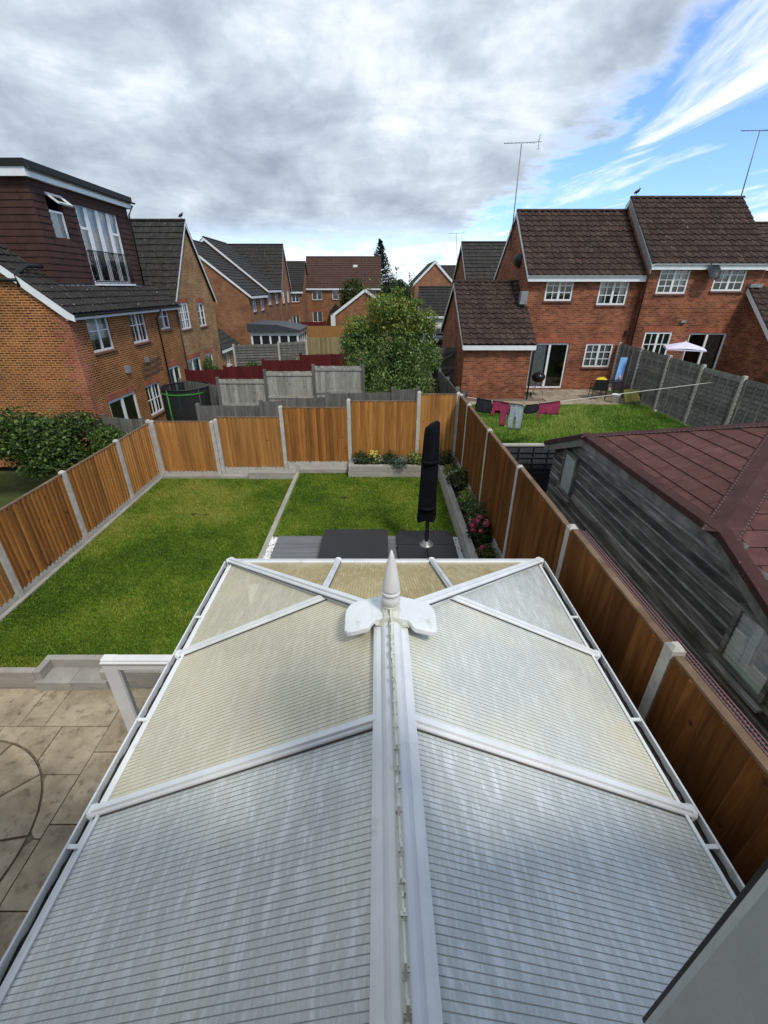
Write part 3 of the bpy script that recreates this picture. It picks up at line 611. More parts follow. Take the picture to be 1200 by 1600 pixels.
def eaves_house_y(name, label, x0, x1, yf, yb, zg, ez, rz, bm, tm, ops, wins, prof=FLAT, tw=0.42, ga=0.36, ind=None, ov=0.25, vg=0.12, cat='house', ym=None, barge=True, lean=False):
    """front wall faces -y at yf, ridge along x"""
    H = thing(name, label, cat, ((x0 + x1) / 2, (yf + yb) / 2, zg)); ym = ym or (yf + yb) / 2; sl = (rz - ez) / (ym - yf); e = ez - ov * sl
    mb = MB(); wall(mb, 'y', yf, -1, x0, x1, zg, ez, ops); wall(mb, 'y', yb, 1, x0, x1, zg, ez)
    for x in (x0, x1): mb.poly([(x, yf, zg), (x, yb, zg), (x, yb, ez), (x, ym, rz - .05), (x, yf, ez)])
    mb.build('wall', bm, H)
    mb = MB(); mb.prism([(x0 - vg, yf - ov, e), (x0 - vg, ym, rz), (x0 - vg, yb + ov, e), (x0 - vg, yb + ov, e - .08), (x0 - vg, ym, rz - .1), (x0 - vg, yf - ov, e - .08)], (x1 - x0 + 2 * vg, 0, 0)); mb.build('roof', MATS['roof_felt'], H)
    v = Vector((0, ym - yf + ov, rz - e)); tile_roof(H, (x0 - vg - .02, yf - ov, e + .01), (1, 0, 0), v, x1 - x0 + 2 * vg + .04, v.length, tw, ga, prof, tm, ind)
    v = Vector((0, ym - yb - ov, rz - e)); tile_roof(H, (x0 - vg - .02, yb + ov, e + .01), (1, 0, 0), v, x1 - x0 + 2 * vg + .04, v.length, 0.6, 0.4, FLAT, tm)
    ridge_tiles(H, (x0 - vg - .02, ym, rz + .03), (x1 + vg + .02, ym, rz + .03), tm)
    mb = MB(); mb.box(x0 - vg, x1 + vg, yf - ov - .01, yf - ov + .02, e - .19, e - .01); mb.box(x0, x1, yf - ov + .02, yf, e - .185, e - .17); mb.build('fascia', WHITE, H)
    if barge:
        mb = MB()
        for yy in (yf - ov, yb + ov): mb.prism([(x0 - vg - .025, yy, e - .15), (x0 - vg - .025, yy, e), (x0 - vg - .025, ym, rz), (x0 - vg - .025, ym, rz - .17)], (.025, 0, 0))
        mb.build('bargeboard', WHITE, H)
    for (o, k) in wins: window(H, 'y', yf, -1, *o, **k)
    return H
kf = dict(ncas=2, bars=None, sill='tile', curtain=[(0.05, .95, .9, CURT)])
eaves_house_y('brick_house', 'narrow brown brick house with dark roof between the terrace and the red roofed house', -14.5, -8.9, 57.5, 64, -5.1, -0.15, 2.8, BROWNB, TILE_D, [(-10.2, -9.3, -1.5, -.4), (-10.3, -9.4, -4.2, -3.0)], [((-10.2, -9.3, -1.5, -.4), kf), ((-10.3, -9.4, -4.2, -3.0), kf)])
o6 = [(-8.23, -6.95, -1.35, -.12), (-5.67, -4.9, -1.3, -.12), (-8.3, -7.05, -3.9, -2.65), (0.0 - 0.9, -0.2, -1.3, -.12)]
TILE_R = mat('red_brown_roof_tile', [(0.25, (0.050, 0.026, 0.020)), (0.7, (0.085, 0.045, 0.034))], 3.0, rough=0.85, objrand=0.1)
H5 = eaves_house_y('brick_house', 'brown brick house facing the camera with red brown roof and skylight', -9.0, 0.3, 61, 67.5, -4.9, 0.22, 3.5, BROWNB, TILE_R, o6, [(o6[0], kf), (o6[1], dict(kf, ncas=1)), (o6[2], dict(kf, head=SOLD)), (o6[3], kf)])
mb = MB(); mb.box(-3.1, -2.55, 63.0, 63.5, 2.05, 2.6); mb.build('skylight', WHITE, H5)
mb = MB(); mb.box(-5.9, -4.6, 59.9, 60.99, -4.9, -2.75); mb.prism([(-6.1, 59.7, -2.75), (-4.4, 59.7, -2.75), (-5.25, 59.7, -1.75)], (0, 1.28, 0), 1); mb.build('porch', [WHITE, TILE_D], H5)
def gable_house_y(name, label, x0, x1, yf, yb, zg, ez, rz, bm, tm, ops, wins, cat='house'):
    """gable faces -y"""
    H = thing(name, label, cat, ((x0 + x1) / 2, (yf + yb) / 2, zg)); xm = (x0 + x1) / 2; sl = (rz - ez) / (xm - x0); ov = .2; e = ez - ov * sl
    mb = MB(); wall(mb, 'y', yf, -1, x0, x1, zg, ez, ops); mb.poly([(x0, yf, ez), (x1, yf, ez), (xm, yf, rz - .05)]); wall(mb, 'x', x0, -1, yf, yb, zg, ez); wall(mb, 'x', x1, 1, yf, yb, zg, ez); mb.poly([(x0, yb, zg), (x1, yb, zg), (x1, yb, ez), (xm, yb, rz), (x0, yb, ez)]); mb.build('wall', bm, H)
    mb = MB(); mb.prism([(x0 - ov, yf - .1, e), (xm, yf - .1, rz), (x1 + ov, yf - .1, e), (x1 + ov, yf - .1, e - .08), (xm, yf - .1, rz - .1), (x0 - ov, yf - .1, e - .08)], (0, yb - yf + .1, 0)); mb.build('roof', MATS['roof_felt'], H)
    for xx in (x0 - ov, x1 + ov): v = Vector((xm - xx, 0, rz - e)); tile_roof(H, (xx, yf - .12, e + .01), (0, 1, 0), v, yb - yf + .12, v.length, .45, .36, FLAT, tm)
    mb = MB()
    for xx in (x0 - ov, x1 + ov): mb.prism([(xx, yf - .14, e - .24), (xx, yf - .14, e + .03), (xm, yf - .14, rz + .05), (xm, yf - .14, rz - .22)], (0, .03, 0))
    mb.build('bargeboard', WHITE, H)
    for (o, k) in wins: window(H, 'y', yf, -1, *o, **k)
    return H
gable_house_y('brick_garage', 'small brick garage gable with white verge behind the leafy tree', -4.0, 1.7, 45, 50, -4.7, -2.05, -0.1, BROWNB, TILE_B, [], [], 'garage')
gable_house_y('brick_house', 'distant orange brick gable with white verge right of the conifer', 3.8, 7.7, 50, 57, -4.6, 0.55, 2.4, brick_mat('orange_brick', (0.27, 0.10, 0.05), (0.36, 0.15, 0.075), (0.33, 0.22, 0.14)), TILE_D, [(4.2, 4.75, -.85, -.05)], [((4.2, 4.75, -.85, -.05), dict(ncas=1, bars=(2, 2)))])
eaves_house_y('brick_house', 'distant roof running right from the orange brick gable', 7.0, 12, 51.5, 57, -4.6, 0.5, 2.1, MATS['orange_brick'], TILE_D, [], [])
WRENDER = mat('white_render', [(0.3, (0.62, 0.63, 0.62)), (0.7, (0.76, 0.77, 0.76))], 2.0, rough=0.85)
eaves_house_y('white_garage', 'white garage with dark tiled roof behind the red brick garage', 3.85, 9.5, 42, 47, -4.4, -1.98, 0.05, WRENDER, TILE_D, [], [], cat='garage')
eaves_house_y('brick_house', 'red brick house with dark roof rising behind the low brick garage', 5.9, 11.5, 32.2, 38, -4.4, 0.45, 2.75, RED, TILE_D, [], [])
#PART3
# ------------------------------------------------------------------ right pair of red brick houses
r1 = [(7.22, 8.40, -0.50, 0.42), (9.52, 10.77, -0.66, 0.42), (6.98, 8.70, -4.22, -2.22), (9.46, 10.70, -3.26, -2.24)]
R1 = eaves_house_y('brick_house', 'red brick house with patio door left of the stepped roof', 6.40, 11.30, 21.0, 26.7, -4.6, 0.62, 3.08, RED, TILE_B,
    r1, [(r1[0], dict(ncas=2, bars=(2, 3), recess=0.02, sill='tile')), (r1[1], dict(ncas=2, bars=(2, 3), recess=0.02, sill='tile', curtain=[(.05, .25, 1, CURT), (.75, .95, 1, CURT)])), (r1[3], dict(ncas=2, bars=(2, 3), recess=0.02, sill='tile', head=SOLD, curtain=[(.05, .95, 1, CURT)]))],
    PAN, 0.30, 0.335, True, ov=0.22, vg=0.05)
window(R1, 'y', 21.0, -1, *r1[2], ncas=2, bars=None, sill=False, head=SOLD, fr=0.075, name='patio_door', curtain=[(.06, .46, 1, CURT)])
mb = MB(); mb.box(6.5, 11.2, 22.2, 22.3, -4.5, 0.5); mb.box(6.5, 11.2, 21.2, 26.5, -1.6, -1.5); mb.build('inner_floor', ROOM, R1)
mb = MB(); mb.lathe((0, 0, 0), [(0.01, -0.05), (0.12, -0.03), (0.24, 0.02), (0.30, 0.07), (0.29, 0.075), (0.2, 0.02), (0.01, 0.0)], 20)
m = Matrix.Translation((6.28, 22.4, 1.05)) @ Matrix.Rotation(R(70), 4, 'Y') @ Matrix.Rotation(R(-35), 4, 'X'); mb.build('satellite_dish', DGREY, R1, world=m)
r2 = [(11.80, 13.06, -0.22, 0.82), (14.12, 15.42, -0.12, 0.82), (13.80, 15.46, -3.95, -1.77), (11.82, 13.02, -2.75, -1.73)]
R2 = eaves_house_y('brick_house', 'red brick house with higher ridge and satellite dish at the far right', 11.32, 16.15, 20.7, 26.4, -4.3, 1.05, 3.52, RED, TILE_B,
    r2, [(r2[0], dict(ncas=2, bars=(2, 4), recess=0.02, sill='tile', curtain=[(.5, .95, .7, CURT)])), (r2[1], dict(ncas=2, bars=(2, 3), recess=0.02, sill='tile', curtain=[(.05, .5, .5, CURT)])), (r2[3], dict(ncas=2, bars=(2, 2), recess=0.02, sill='tile', head=SOLD))],
    PAN, 0.30, 0.335, True, ov=0.22, vg=0.06)
window(R2, 'y', 20.7, -1, *r2[2], ncas=2, bars=None, sill=False, head=SOLD, fr=0.07, name='patio_door', curtain=[(.5, .95, 1, CURT_D)])
mb = MB(); mb.box(11.4, 16.0, 21.9, 22.0, -4.2, 0.9); mb.box(11.4, 16.0, 20.9, 26.2, -1.2, -1.1); mb.build('inner_floor', ROOM, R2)
mb = MB(); mb.prism([(11.22, 20.46, 0.80), (11.22, 23.55, 3.55), (11.22, 23.55, 3.20), (11.22, 20.46, 0.52)], (0.04, 0, 0)); mb.build('flashing', LEAD, R2)
mb = MB(); mb.lathe((0, 0, 0), [(0.01, -0.05), (0.14, -0.03), (0.27, 0.02), (0.34, 0.08), (0.33, 0.085), (0.22, 0.02), (0.01, 0.0)], 20); mb.tube([(0, -.3, .02), (0, -.32, .3)], .014, 6); mb.tube([(0, 0, -.05), (0, 0.1, -.25)], .02, 6)
m = Matrix.Translation((13.75, 20.38, 0.58)) @ Matrix.Rotation(R(15), 4, 'Z') @ Matrix.Rotation(R(68), 4, 'X'); mb.build('satellite_dish', DGREY, R2, world=m)
pipe(R2, [(11.36, 20.5, 0.6), (11.28, 20.62, 0.3), (11.28, 20.64, -4.3)], BPIPE)
gutter(R1, (6.3, 20.74, 0.46), (11.25, 20.74, 0.46), WHITE, 0.05); gutter(R2, (11.3, 20.44, 0.88), (16.2, 20.44, 0.88), WHITE, 0.05)
mb = MB(); mb.box(13.2, 13.42, 20.6, 20.70, -1.35, -1.25); mb.build('wall_vent', LEAD, R2)
mb = MB(); mb.box(11.05, 11.13, 20.9, 21.0, -1.9, -1.7); mb.build('wall_vent', DGREY, R1)
# wing at the far right
WG = thing('brick_wing', 'red brick wing with sloping white verge at the right picture edge', 'extension', (17.5, 19, -4.3))
mb = MB(); mb.poly([(15.78, 17.0, -4.4), (15.78, 20.69, -4.4), (15.78, 20.69, -0.15), (15.78, 17.0, -3.0 + 0.0)]); wall(mb, 'y', 17.0, -1, 15.78, 19, -4.4, -3.0); wall(mb, 'x', 19, 1, 17.0, 20.69, -4.4, -3.0); mb.build('wall', RED, WG)
mb = MB(); mb.prism([(15.66, 16.8, -3.2), (15.66, 20.68, 0.0), (15.66, 20.68, -0.1), (15.66, 16.8, -3.3)], (3.5, 0, 0)); mb.build('roof', MATS['roof_felt'], WG)
v = Vector((0, 3.88, 3.2)); tile_roof(WG, (15.64, 16.8, -3.19), (1, 0, 0), v, 3.5, v.length, 0.30, 0.335, PAN, TILE_B)
mb = MB(); mb.prism([(15.63, 16.8, -3.4), (15.63, 16.8, -3.2), (15.63, 20.68, 0.0), (15.63, 20.68, -0.2)], (0.025, 0, 0)); mb.build('bargeboard', WHITE, WG)
mb = MB(); mb.box(15.6, 16.1, 20.5, 20.69, 0.02, 0.16); mb.build('flashing', LEAD, WG)
# low garage against R1
GA = eaves_house_y('brick_garage', 'low red brick garage with mossy brown tiled roof beside the patio door', 3.60, 6.39, 19.1, 25.9, -4.6, -1.95, 0.22, RED, TILE_B, [], [], PAN, 0.30, 0.335, True, ov=0.2, vg=0.10, cat='garage', ym=22.5)
pipe(GA, [(6.55, 18.95, -2.2), (6.46, 19.04, -2.4), (6.46, 19.04, -4.4)], BPIPE)
mb = MB(); mb.box(6.12, 6.42, 20.72, 20.99, -0.62, -0.12); mb.build('flashing', LEAD, GA)
eaves_house_y('brick_house', 'brown tiled roof just showing behind the far right house', 16.6, 24, 27, 33, -4.0, 1.2, 3.3, RED, TILE_B, [], [])
# neighbour patio
NP = MB(); NP.box(3.2, 10.8, 17.92, 20.98, -5.5, NLZ - 0.03); npat = NP.build('neighbour_patio', mat('patio_bed', (0.16, 0.13, 0.10)), kind='structure')
SLABN = mat('neighbour_slab', [(0.3, (0.22, 0.18, 0.13)), (0.7, (0.34, 0.29, 0.22))], 3.0, rough=0.9, objrand=0.14, bump=0.3)
sd = MB(); sd.box(0, 0.72, 0, 0.60, -0.03, 0.0); sdm = sd.data('slab', SLABN)
for j in range(5):
    for i in range(11):
        x = 3.1 + i * 0.74 + (0.37 if j % 2 else 0); y = 17.94 + j * 0.61
        if x < 3.25 or x > 10.05 or (y > 18.4 and x < 6.5): continue
        link('slab', sdm, npat, Matrix.Translation((x, y, NLZ + random.uniform(-.004, .004))))

# aerials
def aerial(label, base, top, d=1, s=1.0):
    A = thing('roof_aerial', label, 'aerial', base); AL = mat('aerial_metal', (0.16, 0.165, 0.17), rough=0.4, metal=0.6)
    mb = MB(); mb.tube([base, top], [0.024 * s, 0.018 * s], 6); mb.build('mast', AL, A)
    t = Vector(top); mb = MB(); mb.tube([t + Vector((-0.75 * d, 0, 0)) * s, t + Vector((0.85 * d, 0, 0.06)) * s], 0.012 * s, 5); mb.build('boom', AL, A)
    for i in range(9):
        mb = MB(); p = t + Vector((-0.72 * d + i * 0.155 * d, 0, 0.008)) * s; mb.tube([p + Vector((-.0, -0.17, -.05)) * s, p + Vector((0, 0.17, .07)) * s], 0.008 * s, 4); mb.build('element', AL, A)
    mb = MB()
    for k in (-1, 1):
        for q in (0.1, 0.22): mb.tube([t + Vector((0.74 * d, -.2, 0.05 + k * q)) * s, t + Vector((0.74 * d, .2, 0.05 + k * q)) * s], 0.007 * s, 4)
        mb.tube([t + Vector((0.72 * d, 0, 0.05)) * s, t + Vector((0.78 * d, 0, 0.05 + k * 0.26)) * s], 0.009 * s, 4)
    mb.build('reflector', AL, A)
aerial('tall roof aerial on the gable of the left red brick house', (6.27, 24.0, 1.6), (6.22, 24.0, 5.55))
aerial('tall roof aerial leaning above the far right roof', (16.12, 23.55, 3.3), (16.0, 23.5, 5.84))
aerial('small distant roof aerial above the dark roof', (6.38, 40.0, 1.6), (6.12, 40.0, 3.76), 1, 0.8)
def bird(label, p, s=1.0):
    mb = MB(); x, y, z = p
    mb.tube([(x - .12 * s, y, z + .06 * s), (x - .04 * s, y, z + .11 * s), (x + .06 * s, y, z + .16 * s), (x + .09 * s, y, z + .22 * s)], [.015 * s, .06 * s, .06 * s, .035 * s], 8); mb.tube([(x + .09 * s, y, z + .24 * s), (x + .15 * s, y, z + .23 * s)], [.035 * s, .006 * s], 6)
    mb.tube([(x, y - .02, z - .01), (x, y - .02, z + .08 * s)], .008 * s, 4); mb.tube([(x, y + .02, z - .01), (x, y + .02, z + .08 * s)], .008 * s, 4)
    tag(mb.build('bird', mat('bird_feathers', (0.02, 0.02, 0.022)), None), label, 'bird')
bird('small dark bird on the ridge of the far right roof', (11.45, 23.55, 3.65)); bird('small dark bird on the steep gable roof at left', (HX, 26.13, 3.1))

# ------------------------------------------------------------------ mid-ground fences
def wood(name, a, b, **k): return mat(name, [(0.25, a), (0.72, b)], 3.2, (5, 5, 0.55), rough=0.85, bump=0.35, bscale=14, objrand=0.22, dist=0.6, **k)
WGREY = wood('weathered_grey_wood', (0.072, 0.070, 0.062), (0.165, 0.16, 0.14)); WPALE = wood('pale_weathered_wood', (0.17, 0.16, 0.135), (0.36, 0.345, 0.30), fine=(9.0, 0.60, 0.75, (0.14, 0.14, 0.11)))
WRED = wood('dark_red_wood', (0.066, 0.006, 0.007), (0.105, 0.011, 0.012)); WDARK = wood('dark_grey_wood', (0.045, 0.045, 0.042), (0.135, 0.132, 0.12))
WYEL = wood('yellowed_wood', (0.18, 0.14, 0.07), (0.29, 0.235, 0.125)); WOR = wood('orange_wood', (0.18, 0.085, 0.028), (0.28, 0.14, 0.045)); WBLK = wood('black_stained_wood', (0.018, 0.020, 0.025), (0.042, 0.045, 0.052))
WLAP = wood('old_lap_wood', (0.050, 0.050, 0.045), (0.22, 0.215, 0.195))
def simple_fence(name, label, pts, tops, h, bm, pm, bw=0.12, posts=True, rails=False, horizontal=False, individual=True, group=None, thick=0.02, ph=0.06):
    """pts: list of (x,y) post places; tops: list of (z_left, z_right) for each bay"""
    F = thing(name, label, 'fence', (pts[0][0], pts[0][1], min(min(t) for t in tops) - h), group)
    for i in range(len(pts) - 1):
        a = Vector((*pts[i], 0)); b = Vector((*pts[i + 1], 0)); d = b - a; L = d.length; d.normalize(); nrm = Vector((d.y, -d.x, 0))
        z0, z1 = tops[i]
        if horizontal:
            n = max(3, round(h / bw)); pm2 = MB()
            for k in range(5): p = a + d * (L * (k + .5) / 5); pm2.beam(p + nrm * .045 + Vector((0, 0, z0 - h)), p + nrm * .045 + Vector((0, 0, (z0 + z1) / 2 - .02)), .045, .02, (1, 0, 0) if abs(d.x) > .5 else (0, 1, 0))
            panel = pm2.build('panel_battens', bm, F)
            for k in range(n):
                z = -h + k * h / n; mb = MB(); sg = random.uniform(-.012, .012)
                q = [a + nrm * .050 + Vector((0, 0, z0 + z + sg)), b + nrm * .050 + Vector((0, 0, z1 + z - sg)), b - nrm * .002 + Vector((0, 0, z1 + z + h / n * 1.15)), a - nrm * .002 + Vector((0, 0, z0 + z + h / n * 1.15))]
                mb.prism(q, -nrm * 0.010); mb.build('slat', bm, panel)
        else:
            pm2 = MB()
            for f in ((.12, .5, .88)): pm2.beam(a - nrm * .02 + Vector((0, 0, z0 - h * f)), b - nrm * .02 + Vector((0, 0, z1 - h * f)), .04, .06)
            if rails:
                for f in (.06, .5, .95): pm2.beam(a + nrm * .03 + Vector((0, 0, z0 - h * f)), b + nrm * .03 + Vector((0, 0, z1 - h * f)), .03, .08)
            panel = pm2.build('panel_rails', bm, F); n = max(3, round(L / bw)); w = L / n; joined = MB()
            for k in range(n):
                p = a + d * (k * w); q = a + d * ((k + 1) * w + .004); zt = z0 + (z1 - z0) * (k + .5) / n + random.uniform(-.008, .008); o = random.uniform(0, .004)
                poly = [p + nrm * (.006 + o) + Vector((0, 0, zt - h)), q + nrm * (.018 + o) + Vector((0, 0, zt - h)), q + nrm * (.018 + o) + Vector((0, 0, zt)), p + nrm * (.006 + o) + Vector((0, 0, zt))]
                mb = MB() if individual else joined; mb.prism(poly, -nrm * .012)
                if individual: mb.build('board', bm, panel)
            if not individual: joined.build('boards', bm, panel)
    if posts:
        for i, p in enumerate(pts):
            zt = max([tops[k][e] for k, e in ((i - 1, 1), (i, 0)) if 0 <= k < len(tops)]) + ph
            mb = MB(); mb.box(p[0] - .05, p[0] + .05, p[1] - .05, p[1] + .05, zt - h - ph - .3, zt); mb.build('post', pm, F)
    return F
simple_fence('weathered_fence', 'weathered grey board fence stepping up just behind the new fence', [(-5.2, 12.6), (-3.37, 12.6), (-1.45, 12.6), (0.44, 12.6), (1.15, 12.6)], [(-3.02, -3.04), (-2.92, -2.77), (-2.68, -2.64), (-2.57, -2.56)], 1.6, WGREY, WGREY, 0.10)
simple_fence('weathered_fence', 'low grey fence in front of the dormer house door', [(-8.2, 12.9), (-7.0, 12.7), (-5.25, 12.6)], [(-3.42, -3.47), (-3.47, -3.55)], 1.6, WGREY, WGREY, 0.10)
simple_fence('pale_fence', 'pale weathered panel fence in front of the dark red fence', [(-5.55, 15.5), (-3.88, 15.5), (-2.2, 15.5), (-0.5, 15.5)], [(-2.80, -2.80), (-2.54, -2.54), (-2.37, -2.37)], 1.75, WPALE, WDARK, 0.125, rails=True)
simple_fence('grey_fence', 'short grey fence beside the trampoline', [(-7.6, 17.2), (-5.6, 15.9)], [(-3.15, -3.1)], 1.6, WGREY, WGREY, 0.11)
simple_fence('red_fence', 'dark red stained fence stepping up towards the leafy tree', [(-7.84, 18.5), (-6.25, 18.5), (-4.65, 18.5), (-3.1, 18.5), (-1.3, 18.5)], [(-3.0, -2.97), (-2.86, -2.82), (-2.62, -2.58), (-2.40, -2.35)], 1.7, WRED, WRED, 0.12)
simple_fence('lap_fence', 'grey lap panel fence in front of the white sunroom', [(-8.1, 26), (-5.56, 26), (-4.0, 26)], [(-2.86, -2.80), (-2.74, -2.67)], 1.8, WGREY, CONC, 0.14, horizontal=True)
simple_fence('yellow_fence', 'yellowed board fence beyond the dark red fence', [(-4.5, 30), (-1.9, 30), (0.4, 30)], [(-2.82, -2.80), (-2.72, -2.7)], 1.8, WYEL, WYEL, 0.15)
simple_fence('orange_fence', 'orange board fence in front of the far central house', [(-5.4, 36), (-2.4, 36), (0.5, 36)], [(-2.58, -2.55), (-2.5, -2.45)], 1.9, WOR, WOR, 0.18, individual=False)
simple_fence('red_fence', 'short far dark red fence left of the orange fence', [(-6.5, 40), (-4.4, 40)], [(-2.55, -2.52)], 1.9, WRED, WRED, 0.2, individual=False)
simple_fence('weathered_fence', 'grey fence running away beyond the back right corner', [(2.3, 18.6), (2.28, 16.5), (2.25, 14.4), (2.22, 12.3), (2.2, 11.3)], [(-2.76, -2.7), (-2.68, -2.62), (-2.60, -2.54), (-2.5, -2.48)], 1.7, WGREY, WGREY, 0.10)
# side gate with diagonal brace
GT = thing('side_gate', 'weathered grey braced gate left of the low brick garage', 'gate', (3.0, 21, -4.3)); 
for i in range(8):
    mb = MB(); mb.box(2.45 + i * .14, 2.45 + i * .14 + .135, 21, 21.02, -4.3, -2.4 + random.uniform(-.01, .01)); mb.build('board', WGREY, GT)
for i, z in enumerate((-2.6, -3.3, -4.05)):
    mb = MB(); mb.box(2.45, 3.57, 20.955, 20.998, z - .05, z + .05); mb.build('rail', WGREY, GT)
mb = MB(); mb.beam((2.5, 20.93, -4.0), (3.5, 20.93, -3.3), .04, .09, (0, 1, 0)); mb.build('brace', WGREY, GT)
mb = MB(); mb.beam((2.5, 20.93, -3.25), (3.5, 20.93, -2.65), .04, .09, (0, 1, 0)); mb.build('brace', WGREY, GT)
simple_fence('lap_fence', 'old dark lap fence with concrete posts along the right neighbour lawn', [(10.9, 20.85), (10.9, 19.0), (10.9, 17.05), (10.9, 15.15), (10.9, 13.3), (10.9, 11.4), (10.9, 9.5)],
             [(-2.22, -2.24), (-2.26, -2.28), (-2.31, -2.33), (-2.37, -2.38), (-2.42, -2.42), (-2.46, -2.46)], 1.9, WLAP, CONC, 0.135, horizontal=True)
simple_fence('black_fence', 'black stained panel with pale top rail beside the shed', [(2.2, 8.75), (3.75, 8.75)], [(-2.95, -2.95)], 1.35, WBLK, WBLK, 0.12, horizontal=True, posts=False)
mb = MB(); mb.box(2.2, 3.75, 8.71, 8.79, -2.94, -2.90); mb.build('top_rail', mat('pale_rail', (0.42, 0.42, 0.36)), [o for o in bpy.data.objects if o.name.startswith('black_fence')][0])

# white sunroom
SR = thing('white_sunroom', 'white framed sunroom with dark roof against the left terrace', 'sunroom', (-7.4, 35, -5.4))
mb = MB(); mb.box(-8.95, -5.6, 33.0, 37.0, -5.4, -3.75); mb.box(-8.95, -5.6, 33.0, 37.0, -3.0, -2.75)
for i in range(6): x = -8.95 + i * 3.23 / 5; mb.box(x, x + .12, 33.0, 33.1, -3.75, -3.0)
for i in range(5): y = 33.12 + i * .95; mb.box(-5.7, -5.6, y, y + .1, -3.75, -3.0)
mb.build('frame', WHITE, SR); mb = MB(); mb.box(-8.85, -5.66, 33.05, 36.9, -3.74, -3.01); mb.build('window', mat('dark_glass', (0.02, 0.024, 0.026), rough=0.08), SR)
mb = MB(); mb.prism([(-9.1, 32.8, -2.75), (-5.4, 32.8, -2.75), (-5.4, 32.8, -2.62), (-7.0, 32.8, -2.28), (-9.1, 32.8, -2.2)], (0, 4.1, 0)); mb.build('roof', mat('slate_grey_roof', (0.045, 0.05, 0.058), rough=0.55), SR)

# black car by the white garage
CR = thing('parked_car', 'black car parked by the white garage behind the leafy tree', 'car', (5.0, 37.5, -4.3))
CARP = mat('black_car_paint', (0.012, 0.012, 0.014), rough=0.15, coat=0.8)
bx, by, bz = 5.1, 37.5, -4.25
prof = [(-2.0, .35), (-2.05, .75), (-1.9, .92), (-1.1, 1.02), (-.45, 1.42), (.9, 1.46), (1.6, 1.1), (2.0, 1.0), (2.05, .4)]
mb = MB(); mb.prism([(bx - .85, by + a, bz + h) for a, h in prof], (1.7, 0, 0)); mb.build('body', CARP, CR, bevel=0.08)
DG = MATS['dark_glass']
for s in (-.862, .852): mb = MB(); mb.prism([(bx + s, by - .95, bz + 1.04), (bx + s, by - .45, bz + 1.34), (bx + s, by + .85, bz + 1.37), (bx + s, by + 1.35, bz + 1.1)], (.01, 0, 0)); mb.build('side_window', DG, CR)
mb = MB(); mb.prism([(bx - .7, by - 1.07, bz + 1.06), (bx + .7, by - 1.07, bz + 1.06), (bx + .6, by - .52, bz + 1.41), (bx - .6, by - .52, bz + 1.41)], (0, -.02, .015)); mb.build('windscreen', DG, CR)
for sx_ in (-.6, .6):
    mb = MB(); mb.box(bx + sx_ - .16, bx + sx_ + .16, by - 2.075, by - 2.02, bz + .68, bz + .82); mb.build('headlight', WHITE, CR)
for sx_ in (-.86, .66):
    for sy_ in (-1.3, 1.25):
        mb = MB(); mb.lathe((0, 0, 0), [(.20, 0), (.31, .01), (.32, .1), (.31, .19), (.2, .2)], 18); wh = mb.build('wheel', BLACKP, CR, world=Matrix.Translation((bx + sx_, by + sy_, bz + .32)) @ Matrix.Rotation(R(90), 4, 'Y'))
        mb = MB(); mb.lathe((0, 0, 0), [(.02, -.005), (.19, -.004), (.19, .205), (.02, .206)], 14); mb.build('rim', LEAD, wh, world=WM[wh])

# trampoline
TP = thing('trampoline', 'trampoline with black net and green padded rim beside the dormer house', 'trampoline', (-7.0, 16.2, -5.4))
mb = MB(); cx, cy = -7.05, 16.3; rr = 0.85; pts = [(cx + rr * math.cos(t), cy + rr * math.sin(t)) for t in [2 * math.pi * i / 28 for i in range(29)]]
mb.tube([(p[0], p[1], -3.20) for p in pts], 0.03, 6, cap=False); mb.build('net_ring', BLACKP, TP)
GRN = mat('green_vinyl', (0.03, 0.16, 0.022), rough=0.5)
mb = MB(); mb.tube([(p[0], p[1], -3.36) for p in pts[16:27]], 0.032, 6); mb.build('rim_pad', GRN, TP)
for i in (19, 25, 5, 12):
    mb = MB(); mb.tube([(pts[i][0], pts[i][1], -5.4), (pts[i][0], pts[i][1], -3.2)], 0.03, 6); mb.build('pole', GRN if i == 19 else BLACKP, TP)
NET = mat('black_netting', (0.012, 0.014, 0.014), rough=0.8); 
nt = NT(NET.node_tree); bs = nt.n['Principled BSDF']; bs.inputs['Alpha'].default_value = 0.86
mb = MB()
for i in range(28): mb.poly([(pts[i][0], pts[i][1], -5.2), (pts[i + 1][0], pts[i + 1][1], -5.2), (pts[i + 1][0], pts[i + 1][1], -3.22), (pts[i][0], pts[i][1], -3.22)])
mb.build('net', NET, TP); mb = MB(); mb.lathe((cx, cy, -4.85), [(.01, 0), (rr, 0), (rr, .02), (.01, .02)], 24); mb.build('bed', BLACKP, TP)
#PART4
# ------------------------------------------------------------------ trees and shrubs
GT1 = [(0.070, 0.140, 0.032), (0.115, 0.205, 0.046), (0.175, 0.27, 0.066), (0.28, 0.36, 0.13), (0.042, 0.088, 0.026)]
def tree(name, label, base, top, lobes, n, size, cols, r0=0.08, shell=0.5, cat='tree', group=None, nl=14, yellow=None):
    T = thing(name, label, cat, base, group); mb = MB(); p, u = lobes_cloud(lobes, nl, 0.3); limbs(mb, base, top, [tuple(q) for q in p], r0); mb.build('trunk', BARK, T)
    p, u = lobes_cloud(lobes, n, shell); nrm = u * 0.6 + unit(n) + np.array([0, 0, 0.5]); nrm /= np.linalg.norm(nrm, axis=1, keepdims=True)
    c = palette(n, cols)
    if yellow is not None:
        k = (p[:, 2] > yellow[0]) & (rng.random(n) < yellow[1]); c[k] = palette(int(k.sum()), yellow[2])
    leaves('crown', p, nrm, size * rng.uniform(0.6, 1.3, n), c, T); return T
